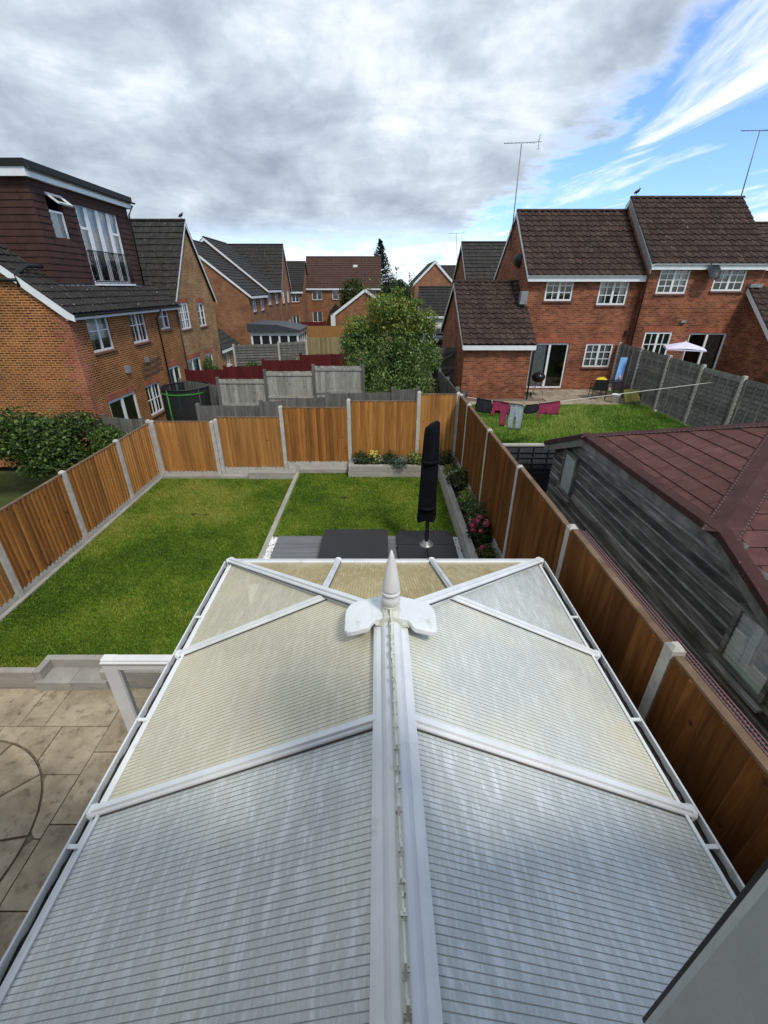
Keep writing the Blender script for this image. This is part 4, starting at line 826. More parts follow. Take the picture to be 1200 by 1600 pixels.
lob = [(0.4, 17.1, -1.9, 1.35, 1.2, 1.25), (-0.55, 16.8, -2.3, .95, .9, .95), (1.35, 16.9, -2.1, 0.95, .9, 1.05), (0.1, 17.2, -0.75, .75, .7, .75), (0.9, 17.1, -0.7, .8, .7, .7), (-0.5, 17, -1.35, .65, .6, .6), (1.55, 17, -1.3, .6, .6, .6),
       (0.55, 17.1, -0.15, .42, .4, .5), (0.0, 16.6, -3.0, 1.3, .9, .75), (1.2, 16.7, -3.1, 1.05, .9, .7), (-1.0, 16.7, -1.75, .5, .5, .45), (2.0, 16.9, -2.3, .45, .5, .6)]
lob = [(x + (.0 if z < -1 else .12), y, z if z < -1.6 else -1.6 + (z + 1.6) * .78, a * .84, b * .84, c * .84) for x, y, z, a, b, c in lob] + [(-.75, 16.7, -1.25, .5, .5, .45), (1.7, 16.8, -1.0, .45, .45, .4), (.1, 16.6, -.55, .5, .5, .4)]
for k in range(44):
    l = random.choice(lob[:9]); uu = unit(1)[0]; uu[1] = -abs(uu[1]); r_ = random.uniform(.12, .30); lob.append((l[0] + uu[0] * l[3] * 1.02, l[1] + uu[1] * l[4], l[2] + uu[2] * l[5] * 1.02, r_, r_, r_ * .8))
tree('leafy_tree', 'dense green leafy tree behind the new back fence', (0.5, 17, -4.9), (0.5, 17, -0.6), lob, 30000, 0.092, GT1, 0.10, 0.30, yellow=(-1.4, 0.42, [(0.20, 0.24, 0.035), (0.27, 0.28, 0.05)]))
# thin wispy shoots above it
mb = MB(); sp = []
for i in range(9):
    x = 0.4 + random.uniform(-.9, 1.1); z0 = -0.4; z1 = random.uniform(0.1, 0.75); mb.tube([(x, 17, z0), (x + random.uniform(-.1, .1), 17, z1)], [.012, .004], 4)
    sp += [(x + random.uniform(-.09, .09), 17 + random.uniform(-.1, .1), z0 + (z1 - z0) * random.random()) for k in range(26)]
tt = [o for o in bpy.data.objects if o.name == 'leafy_tree'][0]; mb.build('shoots', BARK, tt, 'stuff'); sp = np.array(sp)
leaves('shoot_leaves', sp, unit(len(sp)), 0.08 * rng.uniform(.6, 1.3, len(sp)), palette(len(sp), GT1), tt)
tree('leafy_shrub', 'low pale flowering shrub at the right foot of the leafy tree', (1.75, 15.8, -4.9), (1.75, 15.8, -3.6), [(1.75, 15.8, -3.6, .55, .5, .5), (1.3, 15.7, -3.7, .5, .4, .4), (2.0, 16.2, -3.3, .3, .3, .4)], 2600, 0.085, GT1 + [(0.2, 0.12, 0.13), (0.09, 0.03, 0.03)], 0.04, cat='shrub')
# conifer
CF = thing('conifer_tree', 'tall dark conifer behind the far central house', 'tree', (0.4, 68, -5)); mb = MB(); mb.tube([(0.4, 68, -5), (0.4, 68, 5.6)], [.22, .03], 8); pts = []; 
for i in range(46):
    z = 5.5 - 9.0 * (i / 46) ** 0.9; r = 0.15 + (5.6 - z) * 0.40
    for k in range(7):
        t = random.uniform(0, 6.28); q = Vector((0.4 + r * math.cos(t), 68 + r * math.sin(t), z + 0.10 * r + random.uniform(-.15, .25))); mb.tube([(0.4, 68, z), q], [.03, .01], 4)
        for j in range(16): f = random.uniform(.15, 1); pts.append((0.4 + (q.x - .4) * f + random.uniform(-.1, .1), 68 + (q.y - 68) * f, z + (q.z - z) * f + random.uniform(-.12, .08)))
mb.build('trunk', BARK, CF); pts = np.array(pts); leaves('crown', pts, unit(len(pts)), 0.36 * rng.uniform(.6, 1.2, len(pts)), palette(len(pts), [(0.012, 0.026, 0.016), (0.022, 0.042, 0.022)]), CF, aspect=.35)
tree('garden_tree', 'dark bushy tree to the right of the conifer', (2.6, 60, -5), (2.6, 60, 0), [(2.6, 60, -0.3, 1.1, 1.1, 1.2), (1.6, 60, -1.2, 1.4, 1.2, 1.4), (3.6, 61, -1.3, 1.1, 1.2, 1.2)], 4500, 0.30, [(0.02, 0.045, 0.016), (0.035, 0.065, 0.022)], .12)
tree('round_bush', 'rounded olive green bush in front of the far central house', (-2.6, 53, -5), (-2.6, 53, -1), [(-2.6, 53, -0.7, 1.5, 1.2, 1.65), (-3.2, 53, -1.8, 1.0, 1, 1.3), (-1.8, 53, -1.4, 1.0, 1, 1.3)], 6000, 0.22, [(0.055, 0.075, 0.016), (0.085, 0.105, 0.024), (0.035, 0.055, 0.014)], .12, cat='bush')
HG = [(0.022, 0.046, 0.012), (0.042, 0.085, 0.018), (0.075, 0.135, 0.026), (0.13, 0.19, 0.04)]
tree('hedge_bush', 'big dark green bush over the left fence below the dormer house', (-9.8, 12.6, -5.7), (-9.8, 12.6, -4), [(-9.9, 12.4, -3.95, 1.05, .8, .72), (-10.9, 12.6, -3.9, 1.0, .8, .75), (-9.3, 12.1, -4.4, .75, .6, .6), (-12.2, 12.7, -3.9, 1.1, .9, .8), (-10.1, 12.2, -4.7, .5, .5, .4)], 9000, 0.12, HG, .07, cat='bush')
tree('hedge_bush', 'straggly thin bush between the big bush and the grey fence', (-8.7, 13.0, -5.7), (-8.7, 13.0, -4.2), [(-8.8, 13.0, -3.7, .6, .5, .30), (-8.3, 12.7, -3.9, .5, .4, .30), (-9.3, 13.2, -3.6, .5, .5, .25)], 1600, 0.10, HG + [(0.06, 0.05, 0.04)], .04, cat='bush')
tree('hedge_bush', 'small bright bush touching the top of the left fence', (-7.9, 12.3, -5.6), (-7.9, 12.3, -4.2), [(-7.8, 12.2, -3.95, .5, .45, .45), (-7.6, 12.0, -4.3, .45, .4, .4), (-8.1, 12.3, -4.35, .4, .4, .4)], 2300, 0.10, HG[1:], .04, cat='bush')
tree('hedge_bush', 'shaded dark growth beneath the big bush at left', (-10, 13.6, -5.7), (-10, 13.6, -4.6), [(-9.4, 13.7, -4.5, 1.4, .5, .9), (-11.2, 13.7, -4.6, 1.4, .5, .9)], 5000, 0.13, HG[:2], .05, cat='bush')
tree('climbing_plant', 'leafy climber on the brick beside the french door', (HX + 0.5, 25.9, -5.6), (HX + 0.3, 25.9, -4.2), [(HX + .25, 25.8, -3.9, .22, .5, .45), (HX + .3, 26.4, -4.4, .3, .7, .35)], 900, 0.12, HG[1:], .03, cat='plant')
for i, (x, lab) in enumerate(((-3.9, 'white flowering shrub by the yellowed fence, left of two'), (-2.7, 'white flowering shrub by the yellowed fence, right of two'))):
    tree('flowering_shrub', lab, (x, 24.5, -5.2), (x, 24.5, -4), [(x, 24.5, -3.6, .5, .4, .4)], 700, .12, GT1 + [(0.6, 0.58, 0.5)] * 2, .03, cat='shrub')
tree('low_shrub', 'dark low shrub before the grey lap fence', (-6.6, 24, -5.4), (-6.6, 24, -4.2), [(-6.6, 24, -3.9, .5, .4, .45)], 700, .12, HG, .03, cat='shrub')
n = 9000; th = rng.uniform(-1.2, 1.2, n); rad = rng.uniform(210, 300, n); pz = -6 + 7.2 * rng.random(n) ** .7 * (0.75 + 0.35 * np.sin(th * 37) + .2 * np.sin(th * 91))
pp = np.stack([np.sin(th) * rad, np.cos(th) * rad, pz], 1); w = leaves('distant_wood', pp, unit(n), 3.6 * rng.uniform(.6, 1.3, n), palette(n, [(0.02, 0.04, 0.02), (0.03, 0.055, 0.025)]), kind='stuff'); tag(w, 'dark far-off wood along the horizon', 'wood')

# ------------------------------------------------------------------ new featheredge fences round the garden
FEN = mat('featheredge_wood', [(0.22, (0.20, 0.077, 0.016)), (0.5, (0.34, 0.150, 0.036)), (0.78, (0.46, 0.235, 0.068))], 2.2, (7, 7, 0.5), spec=0.25, rough=0.8, bump=0.3, bscale=12, objrand=0.30, dist=0.9, fine=(7.0, 0.68, 0.74, (0.12, 0.05, 0.018)))
FEN_R = mat('brown_featheredge_wood', [(0.22, (0.062, 0.020, 0.005)), (0.5, (0.135, 0.050, 0.012)), (0.78, (0.215, 0.092, 0.023))], 2.0, (6, 6, 0.5), spec=0.15, rough=0.8, bump=0.3, bscale=12, objrand=0.24, dist=0.9, fine=(6.0, 0.68, 0.74, (0.06, 0.022, 0.01)))
FEN_B = mat('featheredge_wood_dark', [(0.22, (0.165, 0.060, 0.012)), (0.5, (0.285, 0.118, 0.027)), (0.78, (0.40, 0.188, 0.052))], 2.6, (7, 7, 0.45), rough=0.8, bump=0.3, bscale=12, objrand=0.34, dist=1.1, spec=.25, fine=(5.0, 0.64, 0.74, (0.10, 0.04, 0.014)))
FEN_C = mat('featheredge_wood_light', [(0.22, (0.24, 0.102, 0.025)), (0.5, (0.38, 0.178, 0.048)), (0.78, (0.50, 0.27, 0.088))], 1.9, (6, 6, 0.55), rough=0.8, bump=0.3, bscale=12, objrand=0.28, dist=0.7, spec=.25, fine=(8.0, 0.67, 0.74, (0.13, 0.055, 0.02)))
CAPW = mat('fence_capping', [(0.3, (0.10, 0.06, 0.035)), (0.7, (0.2, 0.13, 0.08))], 5, rough=0.85)
BW = 0.103; BH = 2.0
def board_mesh(h, matl, key={}):
    k = (round(h, 3), matl.name)
    if k not in key:
        mb = MB(); w = BW + 0.022
        mb.prism([(0, 0, 0), (w, 0, 0), (w, -0.036, 0), (w - .008, -0.039, 0), (0, -0.005, 0)], (0, 0, h)); key[k] = mb.data('board', matl)
    return key[k]
def fence_run(name, label, posts, bays, face, matl, extra=None):
    """posts [(x,y,ztop)], bays [(ztop, zbottom, zgravel)]; face: unit vector to the garden side"""
    F = thing(name, label, 'fence', (posts[0][0], posts[0][1], -4.7)); fz = Vector((*face, 0))
    for (x, y, zt) in posts:
        mb = MB(); d = 0.047
        mb.box(x - d, x + d, y - d, y + d, -5.0, zt - 0.03); mb.mesh([(x - d, y - d, zt - .03), (x + d, y - d, zt - .03), (x + d, y + d, zt - .03), (x - d, y + d, zt - .03), (x - d * .5, y - d * .5, zt), (x + d * .5, y - d * .5, zt), (x + d * .5, y + d * .5, zt), (x - d * .5, y + d * .5, zt)], [(4, 5, 6, 7), (0, 1, 5, 4), (1, 2, 6, 5), (2, 3, 7, 6), (3, 0, 4, 7)])
        mb.build('post', CONC, F)
    for i, (zt, zb, zg) in enumerate(bays):
        a = Vector((posts[i][0], posts[i][1], 0)); b = Vector((posts[i + 1][0], posts[i + 1][1], 0)); d = (b - a).normalized(); a = a + d * .055; b = b - d * .055; L = (b - a).length
        mb = MB()
        for f in (.12, .5, .88): z = zb + (zt - zb) * f; mb.beam(a - fz * .02 + Vector((0, 0, z)), b - fz * .02 + Vector((0, 0, z)), .038, .05)
        mb.beam(a + Vector((0, 0, zt + .012)), b + Vector((0, 0, zt + .012)), .06, .022)
        for e in (a + d * .02, b - d * .02): mb.beam(e - fz * .02 + Vector((0, 0, zb)), e - fz * .02 + Vector((0, 0, zt + .01)), .04, .037, d)
        panel = mb.build('panel_frame', CAPW, F)
        if zg < zb:
            gm = MB(); gm.beam(a + Vector((0, 0, (zb + zg) / 2)), b + Vector((0, 0, (zb + zg) / 2)), .045, zb - zg - .006); gm.build('gravel_board', CONC, F)
        n = round(L / BW); st = L / n; me = board_mesh(zt - zb, (FEN, FEN_B, FEN_C)[(i * 2 + len(posts)) % 3] if matl is FEN else matl); right = fz.cross(Vector((0, 0, 1)))
        # local board: x along the fence, -y towards the garden
        X = -right if (-right).dot(d) > 0 else right; org = a; dd = d
        if abs(d.y) > .5 and fz.x > 0: X = Vector((0, -1, 0)); org = b if d.y > 0 else a; dd = X
        for k in range(n):
            p = org + dd * (k * st); m = Matrix(((X.x, -fz.x, 0, p.x), (X.y, -fz.y, 0, p.y), (0, 0, 1, zb + random.uniform(-.004, .004)), (0, 0, 0, 1)))
            m = m @ Matrix.Diagonal((min(1, (L - k * st) / (BW + .022)), 1 + random.uniform(-.15, .25), 1, 1))
            link('board', me, panel, m)
    return F
fence_run('garden_fence', 'golden featheredge fence with concrete posts along the left lawn', [(FX_L, y, -3.03) for y in (1.95, 3.85, 5.74, 7.57, 9.45)] + [(FX_L, 11.0, -3.0)], [(-3.10, -4.42, -4.7)] * 5, (1, 0), FEN)
fence_run('garden_fence', 'golden featheredge back fence stepping up to the right', [(-4.16, FY, -2.98), (-2.46, FY, -2.64), (-0.73, FY, -2.47), (1.04, FY, -2.28), (2.02, FY, -2.30)],
          [(-2.95, -4.28, -4.7), (-2.70, -4.12, -4.7), (-2.54, -4.0, -4.7), (-2.37, -4.0, -4.7)], (0, -1), FEN)
fence_run('garden_fence', 'golden back fence panel in the left corner', [(FX_L + .1, FY, -3.02), (-4.27, FY, -3.03)], [(-3.06, -4.40, -4.7)], (0, -1), FEN)
ry = [-1.4, 0.4, 2.27, 4.05, 5.93, 7.85, 9.9, 10.95]
FR_ = fence_run('garden_fence', 'dark brown featheredge fence along the right beside the shed', [(FX_R, y, z) for y, z in zip(ry, (-2.2, -2.2, -2.2, -2.24, -2.29, -2.31, -2.33, -2.33))],
          [(-2.28, -4.2, -5.0)] * 3 + [(-2.32, -3.95, -5.0), (-2.36, -3.9, -5.0), (-2.38, -3.9, -5.0), (-2.39, -3.9, -5.0)], (-1, 0), FEN_R)
mb = MB(); x0 = FX_R + .055     # perforated strip along the fence top
for k in range(3): mb.box(x0 + k * .028, x0 + k * .028 + .008, 0.45, 4.0, -2.285, -2.277)
for k in range(128): y = 0.45 + k * .0277; mb.box(x0, x0 + .064, y, y + .009, -2.290, -2.2852)
mb.build('spike_strip', mat('purple_brown_plastic', (0.16, 0.085, 0.085), rough=0.6), FR_)

# ------------------------------------------------------------------ edging, beds, patio, decking
def blocks(name, label, cat, loc, boxes, matl, bevel=0.006):
    T = thing(name, label, cat, loc)
    for b in boxes: mb = MB(); mb.box(*b); mb.build('block', matl, T, bevel=bevel)
    return T
STONE = mat('grey_edging_stone', [(0.25, (0.25, 0.235, 0.21)), (0.7, (0.36, 0.34, 0.305))], 3.5, (1, 1, 3), rough=0.85, bump=0.25, bscale=40, objrand=0.08, fine=(16.0, 0.62, 0.75, (0.19, 0.18, 0.16)))
RL = -4.36   # level of the right lawn
def run(axis, c0, c1, s0, s1, z0, z1, L=0.9):
    out = []; n = max(1, round((s1 - s0) / L)); st = (s1 - s0) / n
    for i in range(n):
        a, b = s0 + i * st, s0 + (i + 1) * st - .004
        out.append((a, b, c0, c1, z0, z1) if axis == 'x' else (c0, c1, a, b, z0, z1))
    return out
bpy.data.objects['lawn.001'].location.z = RL - LAWN_Z - 0.01; [o for o in bpy.data.objects if o.name == 'grass.001'][0].location.z = RL - LAWN_Z - 0.01
blocks('lawn_edging', 'pale stone kerb dividing the two lawns', 'kerb', (-2.12, 8, -4.6), run('y', -2.17, -2.07, 3.9, 10.85, -4.9, RL + .02), STONE)
blocks('lawn_edging', 'low pale kerb along the foot of the left fence', 'kerb', (-5.8, 8, -4.6), run('y', -5.84, -5.76, 4.2, 10.94, -4.9, LAWN_Z + .035), STONE)
blocks('lawn_edging', 'low sleeper kerb along the back of the left lawn', 'kerb', (-4, 10.9, -4.6), run('x', 10.78, 10.94, -5.75, -3.45, -4.9, LAWN_Z + .07) + run('x', 10.72, 10.94, -3.445, -2.18, -4.9, LAWN_Z + .19), STONE)
blocks('lawn_edging', 'short sleeper step under the back fence behind the small lawn', 'kerb', (-1.4, 10.8, -4.6), run('x', 10.70, 10.94, -2.06, -0.78, -4.9, RL + .12), STONE)
blocks('raised_bed', 'grey sleeper wall of the back flower bed', 'flower bed', (0.4, 10.5, -4.6), run('x', 10.44, 10.60, -0.76, 1.60, -4.9, RL + .145, 1.2) + run('x', 10.445, 10.595, -0.75, 1.60, RL + .149, RL + .30, 1.0) + run('y', -0.76, -0.62, 10.605, 10.93, -4.9, RL + .30), STONE)
blocks('raised_bed', 'long grey sleeper wall of the side flower bed', 'flower bed', (1.6, 8, -4.6), run('y', 1.56, 1.70, 4.4, 10.43, -4.9, RL + .17, 1.2) + run('y', 1.565, 1.695, 4.4, 10.43, RL + .174, RL + .33, 0.9), STONE)
mb = MB(); mb.box(-0.62, 2.0, 10.6, 10.94, -4.8, RL + .24); mb.box(1.70, 2.02, 4.4, 10.598, -4.8, RL + .24); mb.build('bed_soil', SOIL, kind='structure')
PZ = -4.75
rb = run('x', 4.10, 4.19, -6.0, -4.52, -5, PZ + .145, 1.1) + run('x', 4.10, 4.19, -6.0, -4.52, PZ + .149, -4.47, 0.9)
rb += [(-4.518, -4.43, 4.102, 4.32, PZ + .149, -4.468), (-3.65, -3.56, 4.102, 4.32, PZ + .149, -4.468)] + run('x', 4.32, 4.41, -4.52, -3.56, -5, -4.466, .95) + run('x', 4.05, 4.318, -4.518, -3.562, -5, PZ + .146, .5)
rb += run('x', 4.10, 4.19, -3.558, -2.18, -5, PZ + .145, .7) + run('x', 4.10, 4.19, -3.558, -2.18, PZ + .149, -4.47, .8)
blocks('retaining_wall', 'low grey stone retaining wall with a notched step below the lawn', 'wall', (-4, 4.1, -4.8), rb, STONE)
mb = MB(); mb.box(-5.85, -4.522, 4.192, 4.418, -5, LAWN_Z - .001); mb.box(-3.555, -2.18, 4.192, 4.418, -5, LAWN_Z - .001); mb.build('lawn_strip', LAWN, kind='structure')
grass('grass', -5.8, -4.53, 4.2, 4.42, LAWN_Z, 4000, 0.032, GC, 'mown grass strip left of the notched step'); grass('grass', -3.55, -2.2, 4.2, 4.42, LAWN_Z, 4200, 0.032, GC, 'mown grass strip right of the notched step')
# patio
mb = MB(); mb.box(-6.2, 2.05, -0.2, 4.12, -5.2, PZ - .028); patio = mb.build('patio', mat('patio_joint', [(0.3, (0.08, 0.065, 0.045)), (0.7, (0.22, 0.18, 0.13))], 12, rough=.95), kind='structure')
SLAB = mat('riven_slab', [(0.25, (0.15, 0.115, 0.078)), (0.42, (0.27, 0.218, 0.150)), (0.58, (0.37, 0.305, 0.214)), (0.8, (0.46, 0.39, 0.285))], 2.4, rough=0.92, bump=0.7, bscale=26, objrand=0.10, detail=12, fine=(9.0, 0.50, 0.78, (0.15, 0.118, 0.082)))
CC = Vector((-4.6, 2.13)); CR_ = 1.21
def slab_poly(pts):
    if len(pts) < 3: return
    c = sum((Vector((p[0], p[1])) for p in pts), Vector((0, 0))) / len(pts); z = PZ + random.uniform(-.004, .003)
    mb = MB(); mb.prism([(*(c + (Vector((p[0], p[1])) - c) * .998), z - .05) for p in pts], (0, 0, .05)); mb.build('slab', SLAB, patio)
def slab_rect(x0, x1, y0, y1, g=.006):
    x0 += g; x1 -= g; y0 += g; y1 -= g; rr = CR_ + .012; B = []; N = 40
    for (p, q) in (((x0, y0), (x1, y0)), ((x1, y0), (x1, y1)), ((x1, y1), (x0, y1)), ((x0, y1), (x0, y0))):
        for k in range(N): B.append(Vector((p[0] + (q[0] - p[0]) * k / N, p[1] + (q[1] - p[1]) * k / N)))
    ins = [(b - CC).length < rr for b in B]
    if all(ins): return
    if not any(ins): return slab_poly([(x0, y0), (x1, y0), (x1, y1), (x0, y1)])
    k0 = next(i for i in range(len(B)) if ins[i - 1] and not ins[i]); out = []
    for k in range(len(B)):
        i = (k0 + k) % len(B)
        if not ins[i]: out.append(B[i])
        else: break
    a0 = math.atan2(out[-1].y - CC.y, out[-1].x - CC.x); a1 = math.atan2(out[0].y - CC.y, out[0].x - CC.x); da = (a1 - a0 + math.pi) % (2 * math.pi) - math.pi
    out += [CC + Vector((math.cos(a0 + da * t / 10), math.sin(a0 + da * t / 10))) * rr for t in range(1, 10)]
    slab_poly([(p.x, p.y) for p in out])
def row(y0, y1, xs):
    for a, b in zip(xs, xs[1:]): slab_rect(a, b, y0, y1)
row(3.52, 4.09, [-6.1, -5.2, -4.38, -4.07, -3.27]); row(2.93, 3.52, [-6.1, -5.3, -4.55, -3.84, -3.27]); row(2.30, 2.93, [-6.1, -5.6, -3.27]); row(1.7, 2.30, [-6.1, -5.6, -3.27]); row(1.1, 1.7, [-6.1, -5.7, -3.27]); row(.5, 1.1, [-6.1, -5.2, -4.4, -3.27]); row(-.1, .5, [-6.1, -4.9, -4.1, -3.27])
for (x0, x1, ys) in ((-3.27, -2.93, (-.1, .45, 1.0, 1.75, 2.43, 3.19, 4.09)), (-2.93, -2.3, (-.1, .8, 1.6, 2.3, 3.02, 4.09)), (-2.3, -1.6, (-.1, .6, 1.5, 2.4, 3.3, 4.09))):
    for a, b in zip(ys, ys[1:]): slab_rect(x0, x1, a, b)
for (ra, rb_, n, ph) in ((0.46, CR_ - .012, 11, .15), (0.0, .45, 4, .4)):
    for i in range(n):
        t0 = ph + 2 * math.pi * i / n + .012 / max(.3, ra); t1 = ph + 2 * math.pi * (i + 1) / n; A = [t0 + (t1 - t0) * k / 8 for k in range(9)]
        o = [(CC.x + rb_ * math.cos(t), CC.y + rb_ * math.sin(t)) for t in A]; inn = [(CC.x + (ra + .008) * math.cos(t), CC.y + (ra + .008) * math.sin(t)) for t in reversed(A)] if ra else [(CC.x, CC.y)]
        slab_poly(o + inn)
for (x, y, z) in ((-0.79, 9.19, RL), (-3.85, 8.66, LAWN_Z), (-4.15, 8.7, LAWN_Z)):
    mb = MB(); n = 14; c_ = [(x + random.uniform(.05, .12) * math.cos(2 * math.pi * i / n), y + random.uniform(.05, .11) * math.sin(2 * math.pi * i / n), z + .004) for i in range(n)]
    for i in range(n): mb.poly([c_[i], c_[(i + 1) % n], (x, y, z + .03)])
    mb.build('bare_soil_patch', SOIL, kind='structure')
# decking
DZ = RL + .06
mb = MB(); mb.box(-2.05, 1.55, 3.95, 7.36, -5, DZ - .03); deck = mb.build('decking', mat('deck_frame', (0.03, 0.03, 0.032)), kind='structure')
DECK = mat('grey_composite', [(0.3, (0.115, 0.122, 0.128)), (0.7, (0.165, 0.172, 0.178))], 2.5, (.35, 6, 1), rough=0.6, objrand=0.08, bump=.15)
db = MB(); db.box(0, 3.33, 0, .140, -.025, 0); dbm = db.data('deck_board', DECK)
for i in range(23): link('deck_board', dbm, deck, Matrix.Translation((-1.93, 3.97 + i * .1465, DZ)))
PEB = mat('white_pebble', [(0.3, (0.55, 0.54, 0.51)), (0.7, (0.80, 0.79, 0.76))], 20, rough=.7)
def pebbles(label, x0, x1, y0, y1, z, n):
    mb = MB(); oc = [(1, 0, 0), (0, 1, 0), (-1, 0, 0), (0, -1, 0), (0, 0, 1)]; fs = [(0, 1, 4), (1, 2, 4), (2, 3, 4), (3, 0, 4)]
    for i in range(n):
        c = Vector((random.uniform(x0, x1), random.uniform(y0, y1), z)); m = Matrix.Rotation(random.uniform(0, 6), 3, 'Z'); s = random.uniform(.012, .026)
        mb.mesh([c + m @ Vector((v[0] * s * random.uniform(.7, 1.3), v[1] * s * .8, v[2] * s * .7)) for v in oc], fs, 0, True)
    tag(mb.build('pebbles', PEB, None, 'stuff'), label, 'pebbles')
pebbles('white pebble strip at the left edge of the decking', -2.06, -1.94, 4.0, 7.34, DZ - .028, 1500); pebbles('white pebble strip between decking and side bed', 1.41, 1.55, 4.0, 7.34, DZ - .028, 1700)
# square black cover on the decking
CV = thing('black_cover', 'flat square black lid on the grey decking', 'cover', (-.4, 6.6, DZ))
COVM = mat('black_cover_vinyl', [(0.3, (0.009, 0.010, 0.011)), (0.7, (0.016, 0.018, 0.019))], 2.0, rough=.40, rvar=.10, spec=.35)
mb = MB(); mb.box(-0.97, .15, 6.05, 7.20, DZ + .001, DZ + .13); mb.build('box', BLACKP, CV, bevel=.02)
mb = MB(); n = 12
V = []; 
for j in range(n + 1):
    for i in range(n + 1):
        u, v_ = i / n, j / n; sag = -.012 * math.sin(math.pi * u) * math.sin(math.pi * v_); V.append((-1.01 + 1.20 * u, 6.01 + 1.24 * v_, DZ + .20 + sag + .02 * math.sin(math.pi * v_)))
mb.mesh(V, [(j * (n + 1) + i, j * (n + 1) + i + 1, (j + 1) * (n + 1) + i + 1, (j + 1) * (n + 1) + i) for j in range(n) for i in range(n)], 0, True)
mb.box(-1.01, .19, 6.01, 7.25, DZ + .115, DZ + .196); mb.build('lid', COVM, CV, bevel=.012)

# cantilever parasol under its cover
UX, UY = 0.90, 6.88
UB = thing('cantilever_parasol', 'closed parasol in a black cover on four black base slabs', 'parasol', (UX, UY, DZ))
def rrect(cx, cy, w, h, r, k=5, corners=(1, 1, 1, 1)):
    out = []
    for ci, (sx_, sy_, a0) in enumerate(((1, 1, 0), (-1, 1, 90), (-1, -1, 180), (1, -1, 270))):
        rr = r if corners[ci] else .012
        for i in range(k + 1): t = R(a0 + 90 * i / k); out.append((cx + sx_ * (w / 2 - rr) + rr * math.cos(t), cy + sy_ * (h / 2 - rr) + rr * math.sin(t)))
    return out
for sx_ in (-1, 1):
    for sy_ in (-1, 1):
        cn = tuple(1 if (a == sx_ and b == sy_) else 0 for a, b in ((1, 1), (-1, 1), (-1, -1), (1, -1)))
        p = rrect(UX + sx_ * .268, UY + sy_ * .268, .525, .525, .12, 5, cn); mb = MB(); mb.prism([(*q, DZ + .001) for q in p], (0, 0, .085)); mb.build('base_slab', BLACKP, UB, bevel=.02)
mb = MB(); mb.box(UX - .55, UX + .55, UY - .012, UY + .012, DZ + .001, DZ + .05); mb.box(UX - .012, UX + .012, UY - .55, UY - .013, DZ + .001, DZ + .05); mb.box(UX - .012, UX + .012, UY + .013, UY + .55, DZ + .001, DZ + .05); mb.lathe((UX, UY, DZ + .05), [(.13, 0), (.13, .05), (.08, .06), (.06, .12), (.045, .12)], 20); mb.build('base_cross', mat('grey_metal', (0.22, 0.225, 0.23), rough=.4, metal=.5), UB)
mb = MB(); mb.tube([(UX, UY, DZ + .05), (UX, UY, -2.2)], .036, 12); mb.build('pole', mat('anthracite_metal', (0.05, 0.052, 0.055), rough=.35, metal=.3), UB)
FAB = mat('black_canvas', [(0.3, (0.003, 0.003, 0.005)), (0.7, (0.006, 0.0065, 0.010))], 6, spec=.12, rough=.85, bump=.3, bscale=5)
mb = MB(); n = 22; rings = [(-3.70, .150, .10, -.040), (-3.66, .158, .105, -.040), (-3.3, .152, .10, -.034), (-2.9, .142, .095, -.03), (-2.5, .130, .09, -.022), (-2.1, .115, .085, -.015), (-1.97, .108, .08, -.012), (-1.94, .085, .06, -.012)]
V = []
for ri, (z, a, b, ox) in enumerate(rings):
    for k in range(n):
        t = 2 * math.pi * k / n; w = 1 + .11 * math.sin(5 * t + z * 1.2) + .06 * math.sin(9 * t - z * 2); V.append((UX + ox + a * w * math.cos(t), UY + b * w * math.sin(t), z + (.03 * math.sin(3 * t) if ri in (0,) else 0) + (.05 * math.cos(t) if ri >= 6 else 0)))
mb.mesh(V, [(i * n + k, i * n + (k + 1) % n, (i + 1) * n + (k + 1) % n, (i + 1) * n + k) for i in range(len(rings) - 1) for k in range(n)] + [tuple(range((len(rings) - 1) * n, len(rings) * n))], 0, True); cc_ = mb.build('canopy_cover', FAB, UB)
for z_ in (-3.45, -2.6):
    mb = MB(); mb.lathe((UX - .03, UY, z_), [(.158 if z_ < -3 else .140, 0), (.160 if z_ < -3 else .142, .02), (.158 if z_ < -3 else .140, .04)], 20); sc_ = mb.build('strap', FAB, cc_)
mb = MB(); mb.tube([(UX + .10, UY - .05, -3.6), (UX + .105, UY - .05, -3.95)], .004, 4); mb.build('cord', BLACKP, UB)
mb = MB(); mb.tube([(UX - .03, UY - .035, -3.85), (UX + .0, UY - .09, -3.85)], .012, 6); mb.build('crank', BLACKP, UB)

